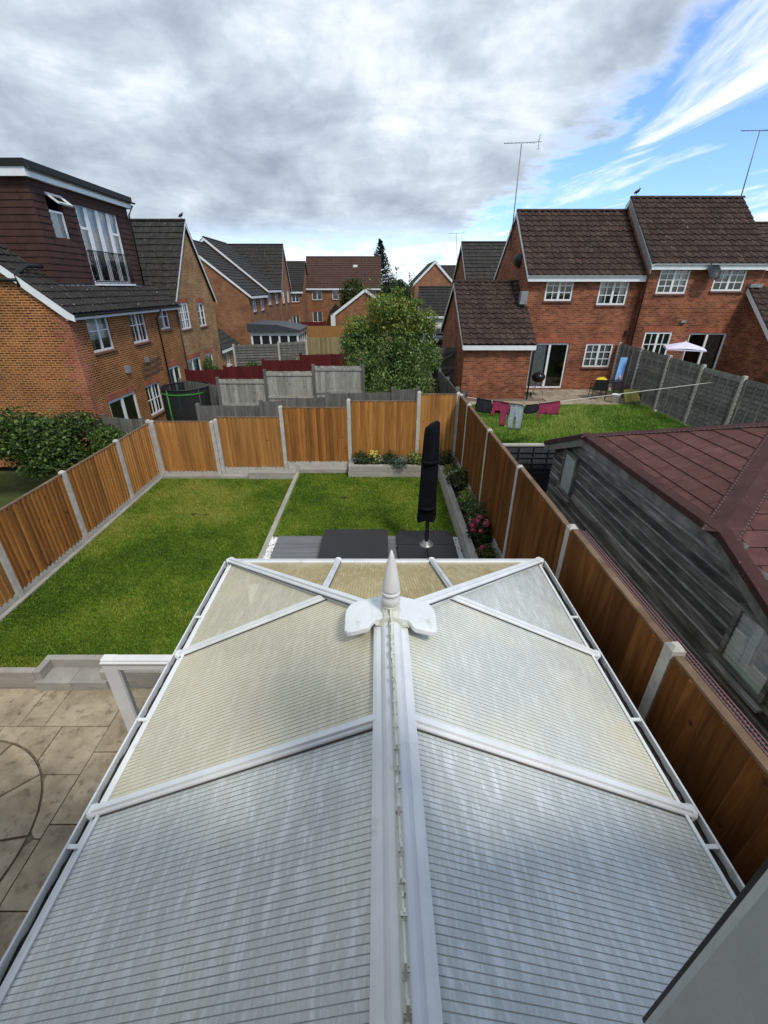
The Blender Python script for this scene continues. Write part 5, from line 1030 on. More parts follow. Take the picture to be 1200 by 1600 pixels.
# bed plants
def plant(label, x, y, r, h, cols, n=350, size=.06, flowers=None, cat='plant', aspect=.5, spiky=False):
    z = RL + .24; T = thing('bed_plant', label, cat, (x, y, z), 'plants in the flower beds'); mb = MB()
    for i in range(7): t = random.uniform(0, 6.28); mb.tube([(x, y, z - .02), (x + r * .6 * math.cos(t), y + r * .6 * math.sin(t), z + h * random.uniform(.5, .95))], [.006, .002], 4)
    mb.build('stems', BARK, T); n = int(n * 1.3); p, u = lobes_cloud([(x, y, z + h * .55, r, r, h * .5), (x + r * .3, y - r * .3, z + h * .4, r * .7, r * .7, h * .4)], n, .35); nr = u * .5 + unit(n) * .6 + np.array([0, 0, .7]); nr /= np.linalg.norm(nr, axis=1, keepdims=True)
    leaves('leaf_mass', p, nr, size * rng.uniform(.6, 1.3, n), palette(n, cols), T, aspect=aspect, kind='stuff')
    if flowers:
        for (k, fs, fc) in flowers:
            for q in range(k):
                t = random.uniform(0, 6.28); c = np.array([x + r * .75 * math.cos(t) * random.random() ** .5, y + r * .75 * math.sin(t) - r * .25, z + h * random.uniform(.75, 1.08)]); m = 36
                uu = unit(m); leaves('flower_head', c + uu * fs * np.array([1, 1, .75]), uu, np.full(m, fs * .9), palette(m, fc, .12), T, aspect=.9)
YG = [(0.22, 0.25, 0.04), (0.34, 0.36, 0.07), (0.12, 0.16, 0.03)]; VG = [(0.05, 0.09, 0.025), (0.10, 0.15, 0.05), (0.36, 0.38, 0.20), (0.03, 0.06, 0.018)]; DGN = [(0.02, 0.042, 0.014), (0.035, 0.065, 0.02), (0.05, 0.085, 0.025)]; BG = [(0.07, 0.11, 0.085), (0.11, 0.15, 0.12), (0.05, 0.085, 0.06)]
plant('dark green bush in the back corner of the beds', 1.75, 10.65, .24, .42, DGN, 420)
plant('yellow green spiky plant near the back corner', 1.78, 9.95, .20, .28, YG, 260, .10, aspect=.22)
plant('large cream and green variegated shrub behind the parasol', 1.83, 9.25, .27, .48, VG, 520, .085)
plant('bright yellow leaved plant midway along the side bed', 1.90, 8.45, .15, .32, YG, 180, .09, aspect=.28)
plant('mid green bush midway along the side bed', 1.84, 8.0, .23, .42, GT1, 420)
plant('variegated shrub with pinkish leaves against the brown fence', 1.90, 7.35, .24, .52, VG + [(0.16, 0.08, 0.07)], 420, .075)
plant('pink flowering hydrangea in the side bed', 1.83, 6.82, .22, .42, DGN, 380, .08, [(11, .045, [(0.50, 0.06, 0.16), (0.62, 0.14, 0.25)])])
plant('small olive plant with one pink bloom near the conservatory', 1.84, 6.22, .17, .30, [(0.12, 0.13, 0.03), (0.08, 0.10, 0.025)], 240, .06, [(2, .035, [(0.5, .06, .16)])])
plant('low green and white plant closest to the conservatory corner', 1.86, 5.8, .15, .22, VG, 180, .06)
plant('dark round bush at the left end of the back bed', -0.45, 10.75, .24, .34, DGN, 380)
plant('yellow flowering plant in the back bed', -0.08, 10.72, .20, .34, VG, 280, .07, [(9, .035, [(0.75, 0.62, 0.04), (0.85, 0.78, 0.25)])])
plant('dark green bush in the middle of the back bed', 0.30, 10.78, .20, .36, DGN, 320)
plant('grey green trailing plant spilling over the back bed wall', 0.48, 10.58, .30, .30, BG, 420, .055)
plant('light yellow green bush behind the parasol cover', 0.98, 10.72, .26, .36, YG + VG, 380, .07)
#PART5
# ------------------------------------------------------------------ conservatory roof
XC, HW, YR, ZR, ZE, YF, Y0 = 0.08, 1.62, 2.10, -1.82, -2.60, 3.87, 0.12
SLP = (ZR - ZE) / HW
CS = thing('conservatory', 'white conservatory with fluted plastic roof panels and pointed finial', 'conservatory', (XC, 2, PZ))
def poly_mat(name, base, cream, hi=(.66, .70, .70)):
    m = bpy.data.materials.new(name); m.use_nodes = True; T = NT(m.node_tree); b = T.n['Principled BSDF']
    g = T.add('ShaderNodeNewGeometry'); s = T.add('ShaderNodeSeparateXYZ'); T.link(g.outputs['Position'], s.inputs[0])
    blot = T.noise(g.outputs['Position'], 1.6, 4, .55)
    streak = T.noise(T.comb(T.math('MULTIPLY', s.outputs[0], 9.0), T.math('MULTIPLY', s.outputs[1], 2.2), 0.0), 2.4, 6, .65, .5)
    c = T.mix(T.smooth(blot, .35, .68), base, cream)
    c = T.mix(T.math('MULTIPLY', T.smooth(streak, .46, .70), .60), c, hi)  # pale streaks: water marks plus silvery sky sheen painted into the colour
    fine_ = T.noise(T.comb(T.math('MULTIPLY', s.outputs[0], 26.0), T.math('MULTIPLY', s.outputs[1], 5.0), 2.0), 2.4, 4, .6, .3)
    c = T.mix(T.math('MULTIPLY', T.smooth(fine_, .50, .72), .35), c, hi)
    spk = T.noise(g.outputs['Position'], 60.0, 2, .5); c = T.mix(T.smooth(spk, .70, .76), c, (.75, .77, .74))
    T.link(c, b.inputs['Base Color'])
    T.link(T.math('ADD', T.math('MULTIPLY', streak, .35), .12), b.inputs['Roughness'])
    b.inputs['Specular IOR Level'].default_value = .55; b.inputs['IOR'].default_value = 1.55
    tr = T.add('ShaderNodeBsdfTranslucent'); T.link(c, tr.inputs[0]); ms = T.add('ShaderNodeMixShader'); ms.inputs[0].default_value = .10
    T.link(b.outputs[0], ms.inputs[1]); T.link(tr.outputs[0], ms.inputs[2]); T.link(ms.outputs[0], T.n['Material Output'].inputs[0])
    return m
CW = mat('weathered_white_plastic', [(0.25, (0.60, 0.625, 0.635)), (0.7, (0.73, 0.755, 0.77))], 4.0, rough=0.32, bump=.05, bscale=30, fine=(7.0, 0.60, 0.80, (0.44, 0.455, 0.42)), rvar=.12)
PC_NEAR = poly_mat('grey_polycarbonate', (0.50, 0.535, 0.515), (0.61, 0.625, 0.565), (.82, .88, .90)); PC_MID = poly_mat('beige_polycarbonate', (0.58, 0.55, 0.415), (0.70, 0.65, 0.475), (.76, .73, .61)); PC_FRONT = poly_mat('cream_polycarbonate', (0.47, 0.375, 0.18), (0.60, 0.50, 0.28), (.74, .66, .42))  # sky reflection and see-through light put into each panel's base colour
WEB = mat('polycarbonate_web', [(0.3, (0.27, 0.28, 0.26)), (0.7, (0.40, 0.41, 0.375))], 6, rough=.5)
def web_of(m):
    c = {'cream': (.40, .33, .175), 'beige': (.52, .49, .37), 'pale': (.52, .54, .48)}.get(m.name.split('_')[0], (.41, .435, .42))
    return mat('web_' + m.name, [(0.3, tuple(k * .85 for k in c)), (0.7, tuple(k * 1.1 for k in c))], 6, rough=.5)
def zs(dx): return ZE + (HW - dx) * SLP          # side slope height at |x-XC| = dx
FS = (ZR - ZE) / (YF - YR)
def hip_dx(y): return 0.0 if y <= YR else (y - YR) / (YF - YR) * HW
FL = 0.0245
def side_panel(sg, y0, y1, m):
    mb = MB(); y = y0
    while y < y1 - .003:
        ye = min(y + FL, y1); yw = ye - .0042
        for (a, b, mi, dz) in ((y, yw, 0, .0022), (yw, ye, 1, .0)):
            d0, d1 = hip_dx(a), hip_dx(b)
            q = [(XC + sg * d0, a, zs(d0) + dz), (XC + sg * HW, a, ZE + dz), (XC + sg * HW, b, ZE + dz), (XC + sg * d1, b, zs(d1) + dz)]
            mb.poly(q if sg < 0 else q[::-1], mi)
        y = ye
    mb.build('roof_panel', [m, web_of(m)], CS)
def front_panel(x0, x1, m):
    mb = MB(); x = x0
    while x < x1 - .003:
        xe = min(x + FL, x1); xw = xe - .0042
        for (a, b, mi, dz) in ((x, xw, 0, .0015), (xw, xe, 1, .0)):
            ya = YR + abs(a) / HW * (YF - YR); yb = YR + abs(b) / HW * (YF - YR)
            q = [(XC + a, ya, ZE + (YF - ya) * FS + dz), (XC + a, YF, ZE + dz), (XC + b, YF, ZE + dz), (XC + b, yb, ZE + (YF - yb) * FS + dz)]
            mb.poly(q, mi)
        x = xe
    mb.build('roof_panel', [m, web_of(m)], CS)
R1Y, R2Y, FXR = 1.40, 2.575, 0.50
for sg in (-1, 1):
    side_panel(sg, Y0, R1Y, PC_NEAR); side_panel(sg, R1Y, R2Y, PC_MID if sg < 0 else poly_mat('pale_polycarbonate', (0.57, 0.595, 0.55), (0.70, 0.685, 0.55), (.78, .81, .78))); side_panel(sg, R2Y, YF - .02, PC_MID if sg < 0 else PC_NEAR)  # panel tones carry the painted reflection, differing by position
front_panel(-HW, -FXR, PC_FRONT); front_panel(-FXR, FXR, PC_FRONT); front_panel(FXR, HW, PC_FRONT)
CAPP = [(-.034, 0), (.034, 0), (.034, .010), (.029, .017), (.019, .019), (.016, .034), (-.016, .034), (-.019, .019), (-.029, .017), (-.034, .010)]
BASEP = [(-.030, -.05), (.030, -.05), (.030, .0), (-.030, .0)]
GASK = mat('grey_gasket', (0.07, 0.07, 0.07), rough=.6)
def glazing_bar(p0, p1, up, sc=1.0, name='rafter'):
    p0 = Vector(p0); p1 = Vector(p1); up = Vector(up).normalized(); mb = MB(); o = up * .008
    mb.bar(p0 + o, p1 + o, [(a * sc, b * sc) for a, b in CAPP], up, 0); mb.bar(p0 + o, p1 + o, [(-.040 * sc, -.003), (.040 * sc, -.003), (.040 * sc, .003), (-.040 * sc, .003)], up, 1); mb.bar(p0, p1, BASEP, up, 0)
    r = mb.build(name, [CW, GASK], CS); d = (p1 - p0).normalized()
    em = MB(); em.bar(p1, p1 + d * .03, [(-.040 * sc, -.04), (.040 * sc, -.04), (.040 * sc, .028), (.022 * sc, .046), (-.022 * sc, .046), (-.040 * sc, .028)], up); em.build('end_cap', CW, r, bevel=.006)
for sg in (-1, 1):
    up = (sg * SLP, 0, 1)
    glazing_bar((XC + sg * .06, R1Y, zs(.06)), (XC + sg * (HW + .03), R1Y, ZE - .03 * SLP), up)
    d = hip_dx(R2Y); glazing_bar((XC + sg * d, R2Y, zs(d)), (XC + sg * (HW + .03), R2Y, ZE - .03 * SLP), up, .9)
    glazing_bar((XC + sg * .1, YR + .1, ZR - .02), (XC + sg * (HW + .02), YF + .02, ZE), (sg * SLP, FS, 1.6), 1.12, 'hip_rafter')
    yh = YR + FXR / HW * (YF - YR); glazing_bar((XC + sg * FXR, yh, ZE + (YF - yh) * FS), (XC + sg * FXR, YF + .02, ZE), (0, FS, 1), .85)
    glazing_bar((XC + sg * .06, Y0 + .03, zs(.06)), (XC + sg * (HW + .03), Y0 + .03, ZE - .03 * SLP), up)
# ridge with cresting
mb = MB(); prof = [(-.103, -.012), (.103, -.012), (.103, .004), (.085, .012), (.062, .014), (.052, .030), (.040, .040), (.018, .044), (-.018, .044), (-.040, .040), (-.052, .030), (-.062, .014), (-.085, .012), (-.103, .004)]
prof = [(a, b - abs(a) * .30) for a, b in prof]; mb.bar((XC, Y0, ZR + .02), (XC, YR + .02, ZR + .02), prof); rd = mb.build('ridge', CW, CS)
OLD = mat('aged_cream_plastic', [(0.3, (0.50, 0.51, 0.43)), (0.7, (0.66, 0.67, 0.58))], 9, rough=.5, fine=(30, .6, .72, (.25, .25, .2)))
mb = MB(); mb.box(XC - .012, XC + .012, Y0, YR + .04, ZR + .062, ZR + .078); mb.box(XC - .004, XC + .004, Y0, YR + .04, ZR + .078, ZR + .095); mb.build('cresting_base', OLD, rd)
y = Y0 + .06; k = 0
while y < YR - .05:    # broken stubs of the ridge cresting
    mb = MB(); h = random.uniform(.010, .034); w = random.uniform(.03, .07); j = random.uniform(-.004, .004)
    mb.prism([(XC - .005 + j, y, ZR + .094), (XC - .005 + j, y + w, ZR + .094), (XC - .005 + j, y + w * .85, ZR + .094 + h * .5), (XC - .005 + j, y + w * .5, ZR + .095 + h), (XC - .005 + j, y + w * .2, ZR + .094 + h * .4)], (.009, 0, 0))
    mb.prism([(XC - .010, y + w * .3, ZR + .0942), (XC - .010, y + w * .3 + .012, ZR + .0942), (XC - .010, y + w * .3 + .012, ZR + .106), (XC - .010, y + w * .3, ZR + .106)], (.021, 0, 0))
    mb.build('crest_stub', OLD, rd); y += random.choice((.075, .095, .13)); k += 1
# cap and finial
mb = MB()
for sg in (-1, 1):
    out = [(.02, 2.02), (.10, 2.02), (.115, 2.0), (.125, 1.975), (.14, 1.96), (.235, 1.95), (.262, 1.958), (.278, 1.98), (.284, 2.12), (.280, 2.18), (.258, 2.23), (.215, 2.255), (.12, 2.265), (.02, 2.265)]
    top = [(XC + sg * x, y, ZR + .082 - x * .24 - max(0, y - 2.1) * .15) for x, y in out]
    if sg < 0: top = top[::-1]
    mb.prism(top, (0, 0, -.04))
mb.build('ridge_end_cap', CW, CS, bevel=.008)
mb = MB(); mb.bar((XC, 2.0, ZR + .03), (XC, 2.19, ZR + .03), [(a * 1.1, (b + .012) * 1.15) for a, b in prof[2:-1]] ); mb.lathe((XC, 2.10, ZR + .03), [(.062, 0), (.060, .045), (.052, .055), (.048, .075), (.054, .085)], 24); mb.build('finial_base', OLD, CS)
FIN = mat('grey_white_finial', [(0.3, (0.58, 0.58, 0.56)), (0.7, (0.68, 0.68, 0.66))], 3, rough=.4)
mb = MB(); mb.lathe((XC, 2.10, ZR + .10), [(.038, 0), (.044, .012), (.053, .03), (.058, .052), (.056, .072), (.047, .086), (.050, .090), (.056, .096), (.057, .106), (.054, .114), (.048, .117), (.0485, .121), (.054, .125), (.0545, .135), (.047, .19), (.037, .25), (.026, .31), (.014, .36), (.003, .395)], 28); mb.build('finial', FIN, CS)
# eaves beam, gutter and debris
DEB = mat('gutter_debris', [(0.3, (0.012, 0.012, 0.010)), (0.7, (0.06, 0.055, 0.042))], 25, rough=.95, bump=1.0, bscale=60)
for sg in (-1, 1):
    X = XC + sg * HW
    mb = MB(); mb.box(X - .008, X + .010, Y0, YF, ZE - .02, ZE + .020); mb.box(X - .06, X - .013, Y0, YF, ZE - .12, ZE - .035); mb.build('eaves_trim', CW, CS)
    mb = MB(); mb.box(X + sg * .094, X + sg * .100, Y0 - .02, YF + .05, ZE - .10, ZE - .012); mb.box(X + sg * .0171, X + sg * .0939, Y0 - .02, YF + .05, ZE - .108, ZE - .10); mb.box(X + sg * .100, X + sg * .104, Y0 - .02, YF + .05, ZE - .022, ZE - .010); mb.box(X + sg * .0171, X + sg * .0211, Y0 - .02, YF + .05, ZE - .0999, ZE - .03); gt = mb.build('gutter', CW, CS)
    mb = MB(); V = []; n = 90
    for i in range(n + 1): y = Y0 + (YF - Y0) * i / n; V += [(X + sg * .0215, y, ZE - .075 + random.uniform(0, .02)), (X + sg * .055, y, ZE - .07 + random.uniform(0, .025)), (X + sg * .0938, y, ZE - .075 + random.uniform(0, .02))]
    mb.mesh(V, [(3 * i + k, 3 * i + k + 1, 3 * i + k + 4, 3 * i + k + 3) for i in range(n) for k in (0, 1)]); mb.build('debris', DEB, gt)
    for yb in (1.22, 1.98, 3.02): mb = MB(); mb.box(X + sg * .018, X + sg * .091, yb, yb + .022, ZE - .022, ZE - .012); mb.build('bracket', CW, gt)
mb = MB(); mb.box(XC - HW, XC + HW, YF - .012, YF + .016, ZE - .02, ZE + .02); mb.box(XC - HW - .1, XC + HW + .1, YF + .085, YF + .095, ZE - .10, ZE - .012); mb.box(XC - HW - .1, XC + HW + .1, YF + .017, YF + .0849, ZE - .108, ZE - .10); mb.build('front_gutter', CW, CS)
# walls and glazing under the roof
WX = HW - .06; WY = YF - .06; ZB = -4.15
mb = MB(); mb.box(XC - WX, XC - WX + .10, Y0, WY, PZ - .05, ZB); mb.box(XC + WX - .10, XC + WX, Y0, WY, PZ - .05, ZB); mb.box(XC - WX + .101, XC + WX - .101, WY - .1, WY, PZ - .05, ZB); mb.build('dwarf_wall', REDQ, CS)
mb = MB(); mb.box(XC - WX, XC + WX, Y0, WY, PZ - .04, PZ + .0); mb.build('floor', mat('cream_floor', (0.5, 0.45, 0.36)), CS)
fm = MB(); gm = MB(); T1 = ZE - .12
for sg in (-1, 1):
    x0 = XC + sg * WX - (.07 if sg > 0 else 0); 
    for i in range(6):
        y = Y0 + (WY - Y0 - .07) * i / 5; fm.box(x0, x0 + .07, y, y + .07, ZB, T1)
    fm.box(x0 - .002, x0 + .072, Y0, WY, ZB + .001, ZB + .06); fm.box(x0 - .002, x0 + .072, Y0, WY, T1 - .06, T1 - .001); gm.poly([(x0 + .035, Y0, ZB), (x0 + .035, WY, ZB), (x0 + .035, WY, T1), (x0 + .035, Y0, T1)])
for i in range(1, 5): x = XC - WX + (2 * WX) * i / 5; fm.box(x - .035, x + .035, WY - .07, WY, ZB, T1)
fm.box(XC - WX + .071, XC + WX - .071, WY - .072, WY + .002, ZB + .001, ZB + .06); fm.box(XC - WX + .071, XC + WX - .071, WY - .072, WY + .002, T1 - .06, T1 - .001); gm.poly([(XC - WX, WY - .035, ZB), (XC + WX, WY - .035, ZB), (XC + WX, WY - .035, T1), (XC - WX, WY - .035, T1)])
fm.build('window_frames', CW, CS); gm.build('glazing', GLASS, CS)
# door leaf standing open
DL = MB(); y0, y1 = 2.62, 2.69; xa, xb = -2.285, -1.58; zt, zb = -2.72, -4.72; f = .115
DL.box(xa, xa + f, y0, y1, zb, zt); DL.box(xb - f, xb, y0, y1, zb, zt); DL.box(xa + f, xb - f, y0 + .002, y1 - .002, zt - f, zt - .001); DL.box(xa + f, xb - f, y0 + .002, y1 - .002, zb, zb + .2)
DL.box(xa + .004, xb, y0 - .022, y0 - .001, zt - .028, zt - .012); DL.box(xa - .003, xb, y1 + .0, y1 + .016, zt - .045, zt - .022)
dl = DL.build('open_door', mat('door_white_grey', [(0.3, (0.60, 0.60, 0.59)), (0.7, (0.72, 0.72, 0.71))], 3, rough=.35), CS, bevel=.004); pm = MB(); pm.poly([(xa + f, y0 + .03, zb + .2), (xb - f, y0 + .03, zb + .2), (xb - f, y0 + .03, zt - f), (xa + f, y0 + .03, zt - f)]); pm.build('pane', GLASS, dl)
mb = MB(); mb.tube([(xa + .055, y0 - .05, -3.75), (xa + .055, y0 - .05, -3.6)], .011, 8); mb.tube([(xa + .055, y0, -3.62), (xa + .055, y0 - .05, -3.62)], .011, 8); mb.build('handle', CW, dl)

# ------------------------------------------------------------------ timber shed on the right
SX, SYM = 3.46, 5.215
SH = thing('timber_shed', 'black weathered timber shed with red felt shingle roof', 'shed', (5.5, SYM, NLZ))
SHW = mat('black_weathered_board', [(0.28, (0.042, 0.041, 0.038)), (0.5, (0.13, 0.126, 0.116)), (0.75, (0.32, 0.31, 0.285))], 2.0, (3, .9, 5), rough=.85, bump=.6, bscale=10, objrand=.5, dist=.15, spec=.3)
SHE = mat('silvered_board_edge', [(0.3, (0.15, 0.147, 0.138)), (0.55, (0.31, 0.30, 0.28)), (0.75, (0.48, 0.47, 0.44))], 3.0, (4, 1.5, 4), rough=.85, bump=.4, bscale=20, objrand=.25)  # paler tone paints sky light onto the upward board ledges
SHF = mat('grey_weathered_fascia', [(0.3, (0.09, 0.09, 0.082)), (0.6, (0.22, 0.22, 0.20)), (0.8, (0.34, 0.335, 0.30))], 5, rough=.9, bump=.5, bscale=30)
def sh_top(y): return min(-2.10, -2.10 - .40 * (y - 6.80), -2.10 - .40 * (3.63 - y))
def clip(poly, a, b):
    """keep the part of 2D poly left of a->b"""
    out = []; f = lambda p: (b[0] - a[0]) * (p[1] - a[1]) - (b[1] - a[1]) * (p[0] - a[0])
    for i in range(len(poly)):
        p, q = poly[i], poly[(i + 1) % len(poly)]; fp, fq = f(p), f(q)
        if fp >= 0: out.append(p)
        if fp * fq < 0: t = fp / (fp - fq); out.append((p[0] + (q[0] - p[0]) * t, p[1] + (q[1] - p[1]) * t))
    return out
def clipc(poly, conv):
    for i in range(len(conv)):
        poly = clip(poly, conv[i], conv[(i + 1) % len(conv)])
        if len(poly) < 3: return []
    return poly
ya, yb = 2.42, 8.02
prof = [(ya, NLZ), (yb, NLZ), (yb, sh_top(yb)), (6.8, -2.10), (3.63, -2.10), (ya, sh_top(ya))]
mb = MB(); mb.poly([(SX, y, z) for y, z in prof][::-1]); mb.poly([(SX, ya, NLZ), (9, ya, NLZ), (9, ya, -2.66), (SX, ya, -2.66)]); mb.poly([(SX, yb, NLZ), (9, yb, NLZ), (9, yb, -2.66), (SX, yb, -2.66)]); mb.poly([(9, ya, NLZ), (9, yb, NLZ), (9, yb, -2.66), (9, SYM, -1.52), (9, ya, -2.66)]); shw = mb.build('wall', SHW, SH)
bh = .135; z = NLZ
while z < -2.1:
    zc = z + bh * .55; over = max(0, (zc + 2.10)) ; lim = (-2.10 - zc) / .40
    y0_ = max(ya, 3.63 - lim); y1_ = min(yb, 6.80 + lim)
    if y1_ - y0_ > .3 and z < -2.2:
        off = random.choice((0, .006, .014)); x0_ = SX - .026 - off; x1_ = SX - .002; zt_ = min(z + bh - .007, -2.135); wob = random.uniform(-.006, .006)
        sec = [(x1_, z), (x0_ - .012, z), (x0_ - .004, zt_ - .032 + wob), (x1_ - .004, zt_), (x1_, zt_)]
        mb = MB(); mb.prism([(px_, y0_, pz_) for px_, pz_ in sec], (0, y1_ - y0_, 0)); mb.mi[4] = 1; mb.build('board', [SHW, SHE], shw)  # chamfer face gets the painted sky-lit tone
    z += bh
z = NLZ
while z < -2.8:
    for yy, sd in ((ya, -1), (yb, 1)):
        o_ = random.choice((0, .006, .012)); mb = MB(); mb.prism([(SX, yy + sd * .002, z), (SX, yy + sd * (.036 + o_), z), (SX, yy + sd * (.028 + o_), z + bh - .04), (SX, yy + sd * .006, z + bh - .007), (SX, yy + sd * .002, z + bh - .007)], (5.5, 0, 0)); mb.build('board', SHW, shw)
    z += bh
def shed_window(y0, y1, z0, z1):
    mb = MB(); x = SX - .085
    mb.box(x, SX - .005, y0, y0 + .05, z0, z1); mb.box(x, SX - .005, y1 - .05, y1, z0, z1); mb.box(x, SX - .005, y0 + .051, y1 - .051, z0, z0 + .05); mb.box(x, SX - .005, y0 + .051, y1 - .051, z1 - .05, z1); mb.box(x - .06, x - .001, y0 - .05, y1 + .05, z0 - .05, z0 - .02)
    w = mb.build('window', SHW, SH); n = 10
    for k in range(n):
        h = (z1 - z0 - .1) / n; zz = z0 + .05 + k * h; s = MB(); s.prism([(x + .022, y0 + .05, zz), (x + .022, y1 - .05, zz), (x + .034, y1 - .05, zz + h * .86), (x + .034, y0 + .05, zz + h * .86)], (.004, 0, 0)); s.build('blind_slat', mat('pale_blind', (0.76, 0.79, 0.78), rough=.6), w)
    g = MB(); g.poly([(x + .012, y0 + .05, z0 + .05), (x + .012, y1 - .05, z0 + .05), (x + .012, y1 - .05, z1 - .05), (x + .012, y0 + .05, z1 - .05)]); g.build('pane', glass_mat('shed_glass', (0.85, 0.9, 0.9), 0.25), w)
shed_window(2.64, 3.22, -3.27, -2.60); shed_window(6.95, 7.50, -3.32, -2.57)
RX0 = SX - .16; zA = -2.10 - .02; C_ = (5.06, SYM, -1.46); XE = 9.2
felt = mat('red_felt', [(0.3, (0.060, 0.025, 0.024)), (0.7, (0.092, 0.042, 0.039))], 5, rough=.9, bump=.8, bscale=160, fine=(34, .66, .74, (.24, .15, .14)))
FELT = mat('red_felt_shingle', [(0.3, (0.085, 0.034, 0.031)), (0.6, (0.130, 0.058, 0.050)), (0.8, (0.18, 0.092, 0.080))], 4, rough=.9, bump=.8, bscale=160, objrand=.10, fine=(34, .66, .74, (.26, .16, .15)))
A_ = (RX0, 3.63, zA); B_ = (RX0, 6.80, zA); E1 = (RX0, 2.15, zA - .4 * 1.48); E2 = (RX0, 8.28, zA - .4 * 1.48)
mb = MB()
mb.poly([A_, C_, B_]); mb.poly([E1, (XE, 2.15, E1[2]), (XE, SYM, C_[2]), C_, A_]); mb.poly([E2, B_, C_, (XE, SYM, C_[2]), (XE, 8.28, E2[2])])
dn = (0, 0, -.035)
for p, q in ((E1, A_), (A_, B_), (B_, E2), (E1, (XE, 2.15, E1[2])), (E2, (XE, 8.28, E2[2]))): mb.poly([p, q, tuple(np.add(q, dn)), tuple(np.add(p, dn))])
rf = mb.build('roof', felt, SH)
mb = MB(); 
for p, q in ((E1, A_), (A_, B_), (B_, E2)):
    mm = MB(); p, q = Vector(p), Vector(q); d = (q - p).normalized(); mm.prism([p + Vector((.012, 0, -.036)), q + Vector((.012, 0, -.036)), q + Vector((.012, 0, -.175)), p + Vector((.012, 0, -.175))], (.022, 0, 0)); mm.build('fascia_board', SHF, SH)
def facet_shingles(o, u, v, poly2, w, h, ph=0):
    o, u, v = Vector(o), Vector(u).normalized(), Vector(v).normalized(); n = u.cross(v).normalized(); n = n if n.z > 0 else -n
    ar = sum(poly2[i][0] * poly2[(i + 1) % len(poly2)][1] - poly2[(i + 1) % len(poly2)][0] * poly2[i][1] for i in range(len(poly2)))
    if ar < 0: poly2 = poly2[::-1]
    us = [p[0] for p in poly2]; vs = [p[1] for p in poly2]; r = 0; vv = min(vs)
    while vv < max(vs):
        uu = min(us) - (w / 2 if (r + ph) % 2 else 0)
        while uu < max(us):
            p = clipc([(uu + .005, vv), (uu + w - .005, vv), (uu + w - .005, vv + h - .002), (uu + .005, vv + h - .002)], poly2)
            if p:
                mb = MB(); q = [o + u * a + v * b + n * (.016 - .011 * (b - vv) / h) for a, b in p]; mb.prism(q, -n * .008); mb.build('shingle', FELT, rf)
            uu += w
        vv += h; r += 1
hv = Vector((C_[0] - RX0, 0, C_[2] - zA)); facet_shingles(A_, (0, 1, 0), hv, [(0, 0), (3.17, 0), (1.585, hv.length)], .33, .205)
nv = Vector((0, SYM - 2.15, C_[2] - E1[2])); Ln = nv.length; la = Ln * (3.63 - 2.15) / (SYM - 2.15)
facet_shingles(E1, (1, 0, 0), nv, [(0, 0), (3.4, 0), (3.4, Ln), (C_[0] - RX0, Ln), (0, la)], .33, .205)
facet_shingles(E2, (1, 0, 0), Vector((0, SYM - 8.28, C_[2] - E2[2])), [(0, 0), (3.4, 0), (3.4, Ln), (C_[0] - RX0, Ln), (0, la)], .33, .205)
NAIL = mat('zinc_nail', (0.26, 0.24, 0.23), rough=.6)
def hip_cap(p, q, sdir, w=.165):
    """folded felt strip over a hip with two rows of nails"""
    p, q = Vector(p), Vector(q); mb = MB(); d = (q - p); s1, s2 = [Vector(s).normalized() for s in sdir]; up = Vector((0, 0, .03))
    mb.poly([p + up, q + up, q + s1 * w + up * .8, p + s1 * w + up * .8]); mb.poly([q + up, p + up, p + s2 * w + up * .8, q + s2 * w + up * .8])
    c = mb.build('hip_strip', felt, rf); nm = MB(); n = int(d.length / .055)
    for s in (s1, s2):
        for i in range(n): c0 = p + d * ((i + .5) / n) + s * (w - .018) + up * .83; nm.box(c0.x - .0045, c0.x + .0045, c0.y - .0045, c0.y + .0045, c0.z, c0.z + .005)
    nm.build('nails', NAIL, c, 'stuff')
hn = Vector(C_) - Vector(A_); facing = hv.normalized(); 
def inplane(hipd, eave_dir): 
    hd = hipd.normalized(); e = Vector(eave_dir); return (e - hd * e.dot(hd)).normalized()
hip_cap(A_, C_, (inplane(Vector(C_) - Vector(A_), (0, 1, 0)), inplane(Vector(C_) - Vector(A_), Vector((0, -1, -.4)))))
hip_cap(B_, C_, (inplane(Vector(C_) - Vector(B_), (0, -1, 0)), inplane(Vector(C_) - Vector(B_), Vector((0, 1, -.4)))), .11)
hip_cap((C_[0], SYM, C_[2]), (XE, SYM, C_[2]), ((0, 1, -.4), (0, -1, -.4)))
for (p, q) in ((E1, A_), (A_, B_), (B_, E2)):    # felt folded over the verge
    p, q = Vector(p), Vector(q); mb = MB(); mb.poly([p + Vector((-.012, 0, .03)), q + Vector((-.012, 0, .03)), q + Vector((.09, 0, .062)), p + Vector((.09, 0, .062))]); mb.poly([p + Vector((-.012, 0, .03)), q + Vector((-.012, 0, .03)), q + Vector((-.012, 0, -.045)), p + Vector((-.012, 0, -.045))]); mb.build('verge_strip', felt, rf)

